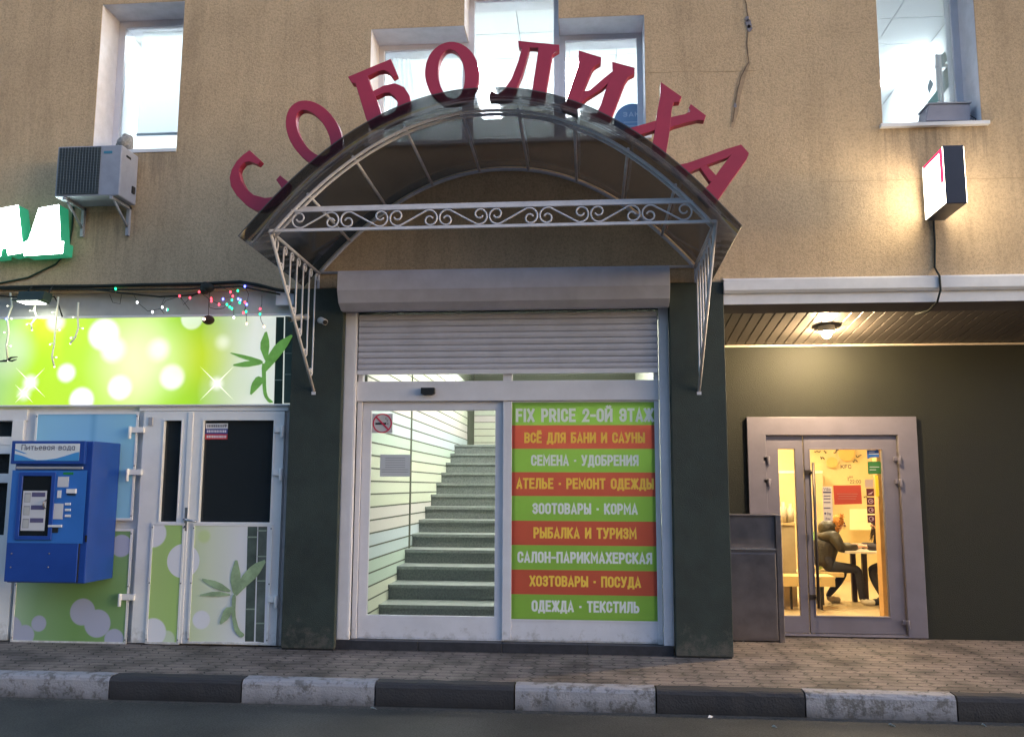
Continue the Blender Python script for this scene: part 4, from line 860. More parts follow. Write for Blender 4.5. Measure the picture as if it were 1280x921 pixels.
# side brackets
for xs_, px in ((xa, 395), (xb, 877)):
    zb_ = at(px, 491, YR).z; top = lambda y: ZS + .03 * (YR - y) / (YR - YF)
    k = MB(); k.tube([(xs_, YF, ZS + .03), (xs_, YR, ZS)], .014); k.tube([(xs_, YR, ZS), (xs_, YR, zb_)], .016); k.tube([(xs_, YF, ZS + .03), (xs_, YR - .03, zb_ + .02)], .015); k.box(xs_ - .02, xs_ + .02, YR - .03, -.15, zb_ - .02, zb_ + .01)
    ko = k.build("bracket", M_IRON, CN); k = MB()
    for j in range(7):
        y = YF + .16 + j * (YR - YF - .2) / 6.3; zt = top(y) - .02; u = (y - YF) / (YR - YF); zl = ZS + .03 + (zb_ - ZS) * u + .03
        r_ = min(.045, (zt - zl) / 4.2)
        def hook(cy, cz, sgn, r_=r_): return [(xs_, cy + sgn * (r_ * (1 - .6 * i / 14)) * math.cos(R(180 - 400 * i / 14)), cz + (r_ * (1 - .6 * i / 14)) * math.sin(R(180 - 400 * i / 14))) for i in range(15)]
        if j == 0: k.tube([(xs_, y + .05 * math.cos(R(a_ * 30)) * .7, (zt + zl) / 2 + .06 * math.sin(R(a_ * 30))) for a_ in range(12)], .008, 0, 6, closed=True); continue
        tp = hook(y + r_, zt - r_, 1); bt = [(p[0], 2 * y - p[1], zl + zt - p[2]) for p in tp]
        k.tube(list(reversed(bt)) + tp, .008, 0, 6)
    k.build("bracket_scrolls", M_IRON, ko)

# ------------------------------------------------------------------ red letters standing on the canopy
YL = -1.50; LT = .075
def letter(nm, label, polys, holes_=None):
    allp = [xz(*p, YL) for p in polys[0]]
    o = MB()
    for i, pl in enumerate(polys): o.prism([xz(*p, YL) for p in pl], YL - i * .0012, YL + LT + i * .0012, 0)
    return o
def ell(cx_, cy_, a, b_, tilt, n=40):
    return [(cx_ + a * math.cos(2 * math.pi * i / n) * math.cos(tilt) - b_ * math.sin(2 * math.pi * i / n) * math.sin(tilt), cy_ + a * math.cos(2 * math.pi * i / n) * math.sin(tilt) + b_ * math.sin(2 * math.pi * i / n) * math.cos(tilt)) for i in range(n)]
def put(o, label):
    for v in o.v:
        au = min(1, abs(v.x - CXc) / HALF); sl_ = RISE * PW * au ** (PW - 1) / HALF
        v.z = max(v.z, ZS + RISE * (1 - au ** PW) + slope(YL) + (.022 + th + .002) * math.hypot(sl_, 1))
    vx = sum(v.x for v in o.v) / len(o.v); vz = min(v.z for v in o.v)
    ob = o.build("sign_letter", M_RED, loc=(vx, YL + LT / 2, vz), bev=.003); tag(ob, label, "letter", "red letters standing on the arched canopy"); return ob
F = lambda ox, oy, k: (lambda *pts: [(ox + x_ / k, oy + y_ / k) for x_, y_ in pts])
# С
f = F(280, 180, 10.23)
o = letter("", "", [f((325, 80), (475, 215), (430, 265), (330, 225), (255, 240), (205, 300), (190, 350), (215, 460), (270, 560), (375, 650), (520, 690), (620, 680), (700, 600), (735, 560), (665, 460), (715, 400), (840, 500), (800, 640), (760, 720), (640, 800), (520, 850), (400, 850), (280, 780), (160, 660), (85, 540), (70, 430), (95, 330), (160, 220), (240, 140))]); put(o, "red letter С at the left end of the arch")
# О
o = MB(); n = 40
o.ring([xz(*p, YL) for p in ell(392.5, 166.5, 31, 44.5, R(-33), n)], [xz(*p, YL) for p in ell(391.5, 166.5, 16.5, 32, R(-31), n)], YL, YL + LT); put(o, "red letter О leaning left, second from the left end of the arch")
# Б
f = F(425, 60, 10.23)
o = letter("", "", [f((100, 370), (650, 140), (735, 345), (675, 380), (620, 310), (560, 285), (480, 300), (355, 365), (405, 520), (420, 560), (560, 480), (700, 450), (820, 500), (890, 610), (900, 700), (870, 790), (800, 870), (640, 960), (390, 1030), (330, 900), (240, 600), (195, 455), (150, 450))])
bm_h = f((465, 620), (560, 575), (640, 575), (710, 640), (740, 720), (700, 800), (560, 870), (530, 860))
# build Б with its counter cut out: stem + bowl
o = MB()
stem = f((100, 370), (650, 140), (735, 345), (675, 380), (620, 310), (560, 285), (480, 300), (355, 365), (405, 520), (465, 650), (530, 850), (560, 980), (385, 1030), (330, 900), (240, 600), (195, 455), (150, 450))
bowl_o = f((405, 560), (560, 480), (700, 450), (820, 500), (890, 610), (900, 700), (870, 800), (800, 890), (660, 970), (520, 1000)); bowl_i = f((455, 625), (560, 575), (630, 572), (700, 630), (735, 700), (730, 770), (690, 820), (640, 850), (590, 870), (520, 885))
o.prism([xz(*p, YL) for p in stem], YL, YL + LT)
for i in range(len(bowl_o) - 1): o.prism([xz(*p, YL) for p in (bowl_o[i], bowl_o[i + 1], bowl_i[i + 1], bowl_i[i])], YL + .0012, YL + LT - .0012)
put(o, "red letter Б, third from the left end of the arch")
# О upright
o = MB(); o.ring([xz(*p, YL) for p in ell(565, 92, 34, 39.5, R(-4), n)], [xz(*p, YL) for p in ell(564.3, 93, 16.5, 31, R(-5), n)], YL, YL + LT); put(o, "red upright letter О, nearest the top of the arch on the left")
# Л
f = F(610, 40, 10.23)
o = MB()
o.prism([xz(*p, YL) for p in f((385, 115), (910, 165), (910, 230), (850, 265), (820, 300), (720, 900), (540, 900), (640, 250), (640, 205), (530, 200), (525, 240), (440, 540), (340, 780), (300, 860), (170, 900), (20, 890), (15, 820), (45, 740), (80, 780), (130, 800), (210, 730), (300, 600), (385, 380), (430, 215), (390, 190))], YL, YL + LT)
put(o, "red letter Л at the top of the arch in front of the middle window")
# И
f = F(700, 55, 9.21)
o = MB()
o.prism([xz(*p, YL) for p in f((215, 75), (475, 155), (470, 220), (400, 260), (370, 300), (270, 540), (200, 730), (215, 830), (40, 790), (0, 700), (70, 660), (150, 420), (220, 220), (212, 150))], YL, YL + LT)
o.prism([xz(*p, YL) for p in f((600, 205), (862, 275), (858, 345), (790, 380), (750, 440), (590, 860), (570, 900), (340, 850), (345, 800), (420, 800), (470, 700), (540, 480), (610, 320), (600, 260))], YL, YL + LT)
o.prism([xz(*p, YL) for p in f((610, 310), (590, 420), (480, 520), (320, 620), (190, 735), (170, 650), (260, 545), (340, 535), (450, 440), (540, 365))], YL + .0012, YL + LT - .0012)
put(o, "red letter И in front of the right part of the three part window")
# Х
f = F(780, 90, 8.37)
o = MB()
o.prism([xz(*p, YL) for p in f((385, 105), (605, 260), (580, 315), (520, 320), (500, 400), (480, 620), (450, 800), (430, 920), (300, 900), (300, 740), (330, 560), (350, 400), (380, 230))], YL, YL + LT)
o.prism([xz(*p, YL) for p in f((700, 335), (860, 455), (840, 510), (770, 505), (640, 535), (520, 570), (480, 590), (320, 610), (160, 660), (30, 680), (0, 600), (120, 570), (330, 510), (500, 470), (640, 440), (690, 410), (680, 370))], YL + .0012, YL + LT - .0012)
put(o, "red letter Х between the letters И and А on the right of the arch")
# А
f = F(840, 170, 10.23)
o = MB()
o.prism([xz(*p, YL) for p in f((885, 110), (985, 220), (960, 290), (750, 580), (545, 880), (480, 960), (330, 780), (390, 710), (500, 590), (620, 420), (740, 260), (770, 235), (700, 280), (440, 375), (210, 470), (150, 560), (0, 400), (80, 370), (200, 345), (500, 240), (700, 165))], YL, YL + LT)
o.prism([xz(*p, YL) for p in f((440, 370), (580, 520), (520, 600), (480, 575), (345, 385))], YL + .0012, YL + LT - .0012)
put(o, "red letter А at the right end of the arch")

# ------------------------------------------------------------------ green lit letters at the left edge
M_NEON = emis("white_letter_glow", (.80, 1.0, .90), 9)
M_NSIDE = mat("green_letter_side", (.03, .22, .13), .5, emit=(.04, .5, .25), estr=.16)
YN = -.30
f = F(0, 160, 5.417)
def neon(polys, label):
    q = [v for pl in polys for v in [xz(*p, YN) for p in pl]]
    o = thing("lit_letter", label, "letter", (sum(v[0] for v in q) / len(q), YN, min(v[1] for v in q)), "white lit letters with green sides on the wall")
    fc = MB(); sd = MB()
    for i, pl in enumerate(polys): pts = [xz(*p, YN) for p in pl]; fc.prism(pts, YN - .006, YN - .001); sd.prism(pts, YN + i * .001, WY - .04 - i * .001)
    fc.build("face", M_NEON, o); sd.build("side_shell", M_NSIDE, o)
    br = MB(); br.box(q[0][0] - .05, q[0][0] + .1, WY - .05, WY, min(v[1] for v in q) + .15, min(v[1] for v in q) + .18); br.build("mount", M_BLACK, o)
neon([f((-60, 560), (125, 523), (158, 845), (55, 862), (45, 815), (15, 815), (5, 868), (-110, 880))], "white lit letter with green sides, cut off by the left edge of the picture")
neon([f((265, 545), (400, 520), (410, 765), (433, 770), (425, 850), (165, 867), (158, 780), (195, 760))], "white lit letter Д with green sides below the air conditioner")
# ------------------------------------------------------------------ air conditioner
AC = thing("air_conditioner", "small outdoor air conditioner unit on wall brackets left of the canopy", "air conditioner", (-4.82, -.12, 4.26))
ax0, ax1, ay0, ay1, az0, az1 = -5.145, -4.49, -.46, -.14, 4.26, 4.77
s = MB(); s.box(ax0, ax1, ay0, ay1, az0, az1); s.build("casing", mat("ac_casing", (.33, .35, .42), .5, var=.12, scale=6), AC, bev=.012)
s = MB(); gx0, gx1 = ax0 + .025, -4.70; s.box(gx0, gx1, ay0 - .006, ay0 + .002, az0 + .02, az1 - .015, 1)
z = az0 + .03
while z < az1 - .02: s.box(gx0, gx1, ay0 - .012, ay0 - .0062, z, z + .004, 0); z += .016
xq = gx0
while xq < gx1: s.box(xq, xq + .004, ay0 - .017, ay0 - .0122, az0 + .025, az1 - .02, 0); xq += .03
s.build("grille", [mat("grille_grey", (.11, .14, .16), .5), mat("grille_dark", (.05, .065, .075), .6)], AC)
s = MB(); s.box(-4.67, -4.585, ay0 - .003, ay0 + .001, az1 - .085, az1 - .06); s.build("badge", mat("badge_teal", s2l((60, 130, 160)), .4), AC)
s = MB(); s.box(ax1 - .001, ax1 + .004, ay0 + .09, ay0 + .17, az1 - .09, az1 - .07); s.box(ax1 - .001, ax1 + .012, ay1 - .1, ay1 - .05, az0 + .1, az0 + .17); s.build("service_valve", M_BLACK, AC)
for x_ in (ax0 + .1, ax1 - .08):
    s = MB(); s.box(x_ - .015, x_ + .015, ay0 + .0, WY, az0 - .03, az0 - .002); s.box(x_ - .015, x_ + .015, WY - .035, WY, az0 - .30, az0 - .002); s.tube([(x_, ay0 + .06, az0 - .03), (x_, WY - .02, az0 - .22)], .012); s.build("bracket", M_GREYP, AC)
# foam lump at the window corner
s = MB(); cp_ = at(157, 178, -.06)
for i in range(16):
    s.ball((cp_.x + random.uniform(-.05, .05), -.07 + random.uniform(-.05, .05), 4.90 + random.uniform(0, .13)), random.uniform(.03, .055), 0, 8, 6)
s.ball((cp_.x, -.07, 4.95), .075, 0, 10, 8, 1, 1, .9)
tag(s.build("foam_lump", mat("dry_grey_foam", (.36, .36, .35), .95, var=.4, scale=60, bump=.6, bscale=90), loc=(cp_.x, -.07, 4.868)), "lumpy grey-white foam clump on the sill corner above the air conditioner", "foam clump").name = "foam_clump"

# ------------------------------------------------------------------ light box sign
LB = thing("light_box_sign", "dark blade sign with a glowing white and red face on the right wall", "sign", (3.2, WY, 4.18))
def lbp(x_, y, z_): # slight swing of the box about its wall mount
    u = (y - WY) / (-.7); return Vector((x_ - .07 * u, y, z_ - .045 * u))
def lbox(mb, x0_, x1_, y0_, y1_, z0_, z1_, m=0):
    n = len(mb.v); mb.box(x0_, x1_, y0_, y1_, z0_, z1_, m)
    for i in range(n, len(mb.v)): mb.v[i] = lbp(*mb.v[i])
lx0, lx1, ly0, ly1, lz0, lz1 = 3.115, 3.285, -.80, -.17, 3.93, 4.445
s = MB(); lbox(s, lx0, lx1, ly0, ly1, lz0, lz1); s.build("casing", mat("lightbox_dark_blue", (.022, .026, .05), .35, var=.1), LB, bev=.006)
s = MB()
for xs_ in (lx0 - .004, lx1): lbox(s, xs_, xs_ + .004, ly0 + .01, ly1 - .01, lz0 + .01, lz1 - .01, 0)
s.build("lit_face", emis("sign_white", (1, .88, .66), 6), LB)
s = MB()
for xs_ in (lx0 - .0065, lx1 + .0042):
    lbox(s, xs_, xs_ + .002, ly0 + .012, ly0 + .10, lz0 + .2, lz1 - .012); lbox(s, xs_, xs_ + .002, ly0 + .10, ly1 - .06, lz1 - .04, lz1 - .012); lbox(s, xs_, xs_ + .002, ly1 - .06, ly1 - .03, lz0 + .15, lz1 - .012)
s.build("red_band", emis("sign_red_glow", (1, .05, .14), .75), LB)
s = MB(); s.box(3.17, 3.23, -.18, WY, 4.08, 4.3); s.build("wall_mount", M_BLACK, LB)
c = MB(); c.tube([(3.2, WY - .012, 4.1), (3.2, WY - .012, 3.75), (3.185, WY - .012, 3.5), (3.19, -.195, 3.40), (3.19, -.198, 3.27), (3.17, -.16, 3.17), (3.13, -.05, 3.11), (3.05, .06, 3.10)], .010, 0, 6)
tag(c.build("sign_cable", M_RUB, loc=(3.2, WY, 3.4)), "dark cable running down the wall from the glowing blade sign", "cable")

# ------------------------------------------------------------------ recess lamp
DL = thing("soffit_lamp", "warm lit downlight under the brown soffit by the cafe door", "lamp", tuple(at(1033, 412, .45)))
p = at(1033, 412, .45); zl = sofz(.45)
s = MB(); s.tube([(p.x, .45, zl + .01), (p.x, .45, zl - .02)], .08, 0, 24)
for r_ in (.08, .072):
    n_ = 24; ring_ = [(p.x + r_ * math.cos(6.2832 * i / n_), .45 + r_ * math.sin(6.2832 * i / n_)) for i in range(n_)]
    for i in range(n_): a_, b_ = ring_[i], ring_[(i + 1) % n_]; s.face([(*a_, zl - .055), (*b_, zl - .055), (*b_, zl - .015), (*a_, zl - .015)])
s.build("housing", mat("lamp_white", (.75, .72, .66), .4), DL)
s = MB(); s.ball((p.x, .45, zl - .072), .046, 0, 14, 9); s.build("bulb", emis("warm_bulb", (1, .73, .40), 1250), DL)

# ------------------------------------------------------------------ cafe door
CD = MB(); Yc = 1.06
CD.frame(DO[0], DO[1], DO[2] + .012, DO[3], .19, Yc, Yc + .12, 0, .012)
CD.box(DO[0] + .19, DO[1] - .19, Yc + .02, Yc + .1, .012, .035)
cdo = CD.build("cafe_door", M_WRAP, B, bev=.005)
lf1 = MB(); ix0, ix1 = DO[0] + .195, DO[1] - .2
lf1.wall(ix0, 2.222, .04, 2.03, Yc + .035, Yc + .085, [(1.972, 2.14, .205, 1.892)]); lf1.build("narrow_leaf", M_WRAP, cdo, bev=.004)
lf1 = MB(); lf1.wall(2.232, ix1, .04, 2.03, Yc + .03, Yc + .085, [(2.29, 3.015, .21, 1.888)]); lf1.frame(2.28, 3.025, .20, 1.898, .012, Yc + .022, Yc + .032); lf1.build("wide_leaf", M_WRAP, cdo, bev=.004)
g = MB(); g.box(1.972, 2.14, Yc + .055, Yc + .063, .205, 1.892); g.build("pane", M_GLASS, cdo)
g = MB(); g.box(2.29, 3.015, Yc + .055, Yc + .063, .21, 1.888); g.build("pane", M_GLASS, cdo)
h = MB(); a = at(1016, 578, Yc - .05); e = at(1024, 760, Yc - .05); xh = (a.x + e.x) / 2; h.tube([(xh, Yc - .05, a.z), (xh, Yc - .05, e.z)], .015, 0, 10)
for zz in (a.z - .1, e.z + .1): h.tube([(xh - .02, Yc + .03, zz), (xh, Yc - .05, zz)], .012); h.box(xh - .07, xh - .005, Yc + .012, Yc + .03, zz - .025, zz + .025)
h.build("handle", mat("dark_bar_handle", (.10, .085, .08), .35, metal=.7), cdo)
for (xc_, zs) in ((ix1 + .01, (1.78, 1.55, .15)), (ix0 + .01, (1.78, 1.55))):
    for zz in zs: h = MB(); h.box(xc_ - .05, xc_ + .03, Yc + .0, Yc + .03, zz - .012, zz + .03); h.tube([(xc_ + .0, Yc - .01, zz - .05), (xc_ + .0, Yc - .01, zz + .035)], .016); h.build("hinge", M_WRAP, cdo, bev=.004)
h = MB(); q = at(1010, 671, Yc + .02); h.box(q.x - .012, q.x + .012, Yc + .015, Yc + .032, q.z - .03, q.z + .03); h.build("lock", M_STEEL, cdo)

# steel cabinet
SC = thing("steel_cabinet", "low stainless steel cabinet beside the right pillar", "cabinet", (1.62, .9, 0))
s = MB(); s.box(1.29, 1.845, .74, 1.04, .012, .885); s.box(1.845, 1.90, .73, 1.05, .0, 1.215); s.box(1.29, 1.845, .76, 1.04, .897, 1.215); s.box(1.287, 1.90, .725, 1.05, 1.216, 1.228); s.build("body", M_STEEL, SC, bev=.003)
s = MB(); s.box(1.288, 1.843, .715, .76, .884, .897); s.build("shelf_edge", mat("bright_steel_edge", (.7, .68, .70), .25, metal=.9), SC)
s = MB(); s.box(1.30, 1.835, .731, .739, .03, .85); s.build("door", M_STEEL, SC, bev=.003)

# ------------------------------------------------------------------ cafe interior
M_CW = mat("cafe_yellow_wall", (.68, .54, .26), .7, var=.08, scale=3); M_CB = mat("cafe_beige_wall", (.55, .42, .22), .6, var=.1, scale=2); M_CF = mat("cafe_floor_tile", (.50, .38, .22), .35, var=.15, scale=3)
ro = MB(); a0, a1, c0, c1, ht = 1.35, 5.6, 1.41, 6.6, 2.75
ro.face([(a0, c0, .006), (a1, c0, .006), (a1, c1, .006), (a0, c1, .006)], 1); ro.face([(a0, c1, 0), (a1, c1, 0), (a1, c1, ht), (a0, c1, ht)], 0); ro.face([(a0, c0, 0), (a0, c1, 0), (a0, c1, ht), (a0, c0, ht)], 0); ro.face([(a1, c1, 0), (a1, c0, 0), (a1, c0, ht), (a1, c1, ht)], 0)
ro.face([(a0, c0, ht), (a0, c1, ht), (a1, c1, ht), (a1, c0, ht)], 3)
ro.box(2.3, 3.75, 6.3, 6.59, 0, 1.75, 2); ro.box(2.3, 3.75, 6.29, 6.3, 1.72, 1.76, 3)
po = at(1103, 660, 2.6); ro.box(po.x - .06, po.x + .10, 2.5, 2.66, 0, ht, 4)
ro.build("cafe_room", [M_CW, M_CF, M_CB, mat("cafe_white", (.7, .66, .55), .7), mat("cafe_wood_post", (.55, .33, .13), .5, var=.2, scale=5)], B)
M_CL = emis("cafe_lamp", (1, .80, .47), 36)
for i, (lx, ly, lb) in enumerate(((2.3, 2.3, "warm ceiling panel light just inside the cafe door"), (3.6, 4.2, "warm ceiling panel light over the cafe table"), (2.4, 5.4, "warm ceiling panel light at the back of the cafe"))):
    l = MB(); l.box(lx - .3, lx + .3, ly - .3, ly + .3, ht - .03, ht - .004); tag(l.build("ceiling_light", M_CL, loc=(lx, ly, ht)), lb, "ceiling light", "cafe ceiling lights")
# wall posters and menu boards in the back
def flat(name, label, cat, px, Y, m, th_=.006, group=None):
    pts = [xz(*p, Y) for p in px]; o = MB(); o.prism(pts, Y - th_, Y); cx_ = sum(p[0] for p in pts) / len(pts); return tag(o.build(name, m, loc=(cx_, Y, min(p[1] for p in pts))), label, cat, group)
flat("wall_poster", "pale yellow wall poster behind the cafe table", "poster", ((1062, 636), (1098, 636), (1098, 662), (1062, 662)), 6.28, mat("poster_cream", (.75, .70, .42), .6))
for (px, py, r_, lb) in ((1058, 566, .09, "round orange decal on the cafe wall by the blue sticker"), (1040, 578, .06, "small round orange decal high on the cafe wall")):
    cx_, cz_ = xz(px, py, 6.57); o = MB(); o.disc((cx_, cz_), r_ * 1.5, 6.57, 0, 20, .01); tag(o.build("wall_decal", mat("decal_orange", (.75, .42, .12), .6), loc=(cx_, 6.57, cz_ - r_)), lb, "decal", "round wall decals")
# bench, table
BE = thing("bench", "light wooden bench the olive jacketed person sits on", "bench", (2.9, 3.7, 0))
e1 = at(1054, 715, 3.55); s = MB(); s.box(e1.x - .95, e1.x, 3.5, 3.9, .36, .42); s.build("seat", mat("bench_wood", (.62, .45, .20), .45, var=.15, scale=6), BE, bev=.01)
for x_ in (e1.x - .8, e1.x - .28): s = MB(); s.box(x_ - .03, x_ + .03, 3.55, 3.85, 0, .36); s.build("leg", M_BLACK, BE)
TB = thing("cafe_table", "thin topped dark legged cafe table between the two seated people", "table", (3.85, 3.7, 0))
tl = at(1052, 689, 3.6); s = MB(); s.box(tl.x, tl.x + .75, 3.42, 4.05, .665, .695); s.build("table_top", mat("table_pale", (.60, .52, .42), .35), TB, bev=.006)
for px, yy in ((1082, 3.66), (1068, 3.95)): q = at(px, 740, yy); s = MB(); s.box(q.x - .03, q.x + .03, yy - .03, yy + .03, 0, .664); s.build("leg", mat("table_leg_dark", (.03, .015, .015), .5), TB)
s = MB(); s.box(tl.x + .68, tl.x + .74, 3.5, 3.56, 0, .664); s.build("leg", MATS["table_leg_dark"], TB)
# things on the table: dark bag
s = MB(); q = at(1066, 680, 3.85); s.ball((q.x, 3.85, .73), .06, 0, 12, 8, 1.7, .9, .6); s.ball((q.x + .06, 3.82, .735), .045, 0, 10, 7, 1.2, .8, .8)
tag(s.build("pair_of_gloves", mat("dark_knit", (.02, .015, .012), .9, bump=.5), loc=(q.x, 3.85, .695)), "dark gloves lying on the cafe table", "gloves")

PR = thing("low_partition", "grey beige low partition seen through the narrow pane of the cafe door", "partition", (2.1, 3.4, 0))
s = MB(); s.box(1.5, 2.62, 3.36, 3.42, 0, 1.02); s.build("panel", mat("partition_beige", (.36, .29, .18), .4, var=.15, scale=4), PR); s = MB(); s.box(1.5, 2.64, 3.34, 3.44, 1.02, 1.05); s.build("cap", M_CB, PR)
for i, (px, h_) in enumerate(((979, .26), (988, .24))):
    q = at(px, 640, 3.39); s = MB(); s.tube([(q.x, 3.39, 1.05), (q.x, 3.39, 1.05 + h_ * .7), (q.x, 3.39, 1.05 + h_ * .8), (q.x, 3.39, 1.05 + h_)], [.045, .045, .02, .018], 0, 12)
    tag(s.build("bottle", mat("pale_bottle", (.62, .55, .42), .3), loc=(q.x, 3.39, 1.05)), ("pale bottle on the low partition, nearer the wall side" , "pale bottle on the low partition, nearer the bar handle")[i], "bottle", "pale bottles on the partition")
q = at(990, 722, 3.0); s = MB(); s.box(q.x - .12, q.x + .5, 2.95, 3.3, .30, .42); s.box(q.x + .0, q.x + .02, 3.1, 3.15, 0, .3, 1); s.box(q.x + .36, q.x + .38, 3.1, 3.15, 0, .3, 1)
tag(s.build("low_stool", [mat("stool_wood", (.66, .48, .2), .5), M_BLACK], loc=(q.x + .2, 3.1, 0)), "low pale wooden stool in front of the partition behind the narrow pane", "stool")
PT = thing("potted_plant", "green leafy plant behind the bench in the cafe", "plant", (2.95, 4.9, 0))
q = at(1019, 700, 4.9); s = MB(); s.tube([(q.x, 4.9, .0), (q.x, 4.9, .28)], [.10, .13], 0, 14); s.build("pot", M_BLACK, PT)
s = MB(); rq = random.Random(11)
for i in range(46):
    an = rq.uniform(0, 6.28); b0 = Vector((q.x + rq.uniform(-.05, .05), 4.9 + rq.uniform(-.05, .05), rq.uniform(.28, .75))); d_ = Vector((math.cos(an), math.sin(an), rq.uniform(.2, 1.0))) * rq.uniform(.14, .26); sd = Vector((-math.sin(an), math.cos(an), 0)) * .03
    s.face([b0, b0 + d_ * .5 + sd, b0 + d_, b0 + d_ * .5 - sd])
s.build("leaves", film("plant_leaf", (.10, .20, .03), .4), PT)
wd_ = MB(); rq = random.Random(4)
for (px, py, L_) in ((1018, 563, 9), (1030, 565, 4), (1042, 564, 8), (1070, 570, 8), (1026, 572, 5), (1066, 576, 7), (1080, 622, 6)):
    a = at(px, py, 6.56); pts_ = [(a.x + i * L_ * .0022, 6.565, a.z + rq.uniform(-.03, .03)) for i in range(6)]; wd_.tube(pts_, .008, 0, 4)
tag(wd_.build("wall_scribbles", mat("scribble_ink", (.10, .07, .04), .7), loc=tuple(at(1045, 568, 6.56))), "dark scribbled drawings high on the yellow cafe wall", "drawings")

# ------------------------------------------------------------------ people
def skin_mesh(name, verts, edges, rad, mats, parent, sub=2, matf=None, disp=0.0):
    base = WL[parent]; me = bpy.data.meshes.new(name); me.from_pydata([tuple(Vector(v) - base) for v in verts], edges, [])
    o = bpy.data.objects.new(name, me); COL.objects.link(o)
    md = o.modifiers.new("skin", 'SKIN'); md.use_smooth_shade = True
    for i, sv_ in enumerate(me.skin_vertices[0].data): sv_.radius = rad[i] if isinstance(rad[i], tuple) else (rad[i], rad[i]); sv_.use_root = (i == 0)
    ss = o.modifiers.new("sub", 'SUBSURF'); ss.levels = sub; ss.render_levels = sub
    bpy.context.view_layer.update(); dg = bpy.context.evaluated_depsgraph_get(); nm = bpy.data.meshes.new_from_object(o.evaluated_get(dg))
    bpy.data.objects.remove(o); bpy.data.meshes.remove(me); nm.name = name
    for m in (mats if isinstance(mats, list) else [mats]): nm.materials.append(m)
    for p in nm.polygons:
        p.use_smooth = True; p.material_index = matf(p.center + base) if matf else 0
    o = bpy.data.objects.new(name, nm); COL.objects.link(o); o.parent = parent; WL[o] = base; return o
M_SKIN = mat("skin", (.55, .33, .22), .5); M_JEAN = mat("dark_trousers", (.018, .016, .02), .8, bump=.3); M_OLIVE = mat("olive_quilted_nylon", (.034, .027, .014), .5, var=.3, scale=14, bump=.8, bscale=28); M_SHOE = mat("white_trainers", (.75, .68, .55), .5); M_FUR = mat("orange_fur", (.55, .22, .04), .95, var=.4, scale=60, bump=1.0, bscale=120); M_HAIRD = mat("dark_brown_hair", (.025, .014, .01), .55, bump=.6, bscale=90); M_COATD = mat("dark_coat", (.03, .02, .022), .8, bump=.4)
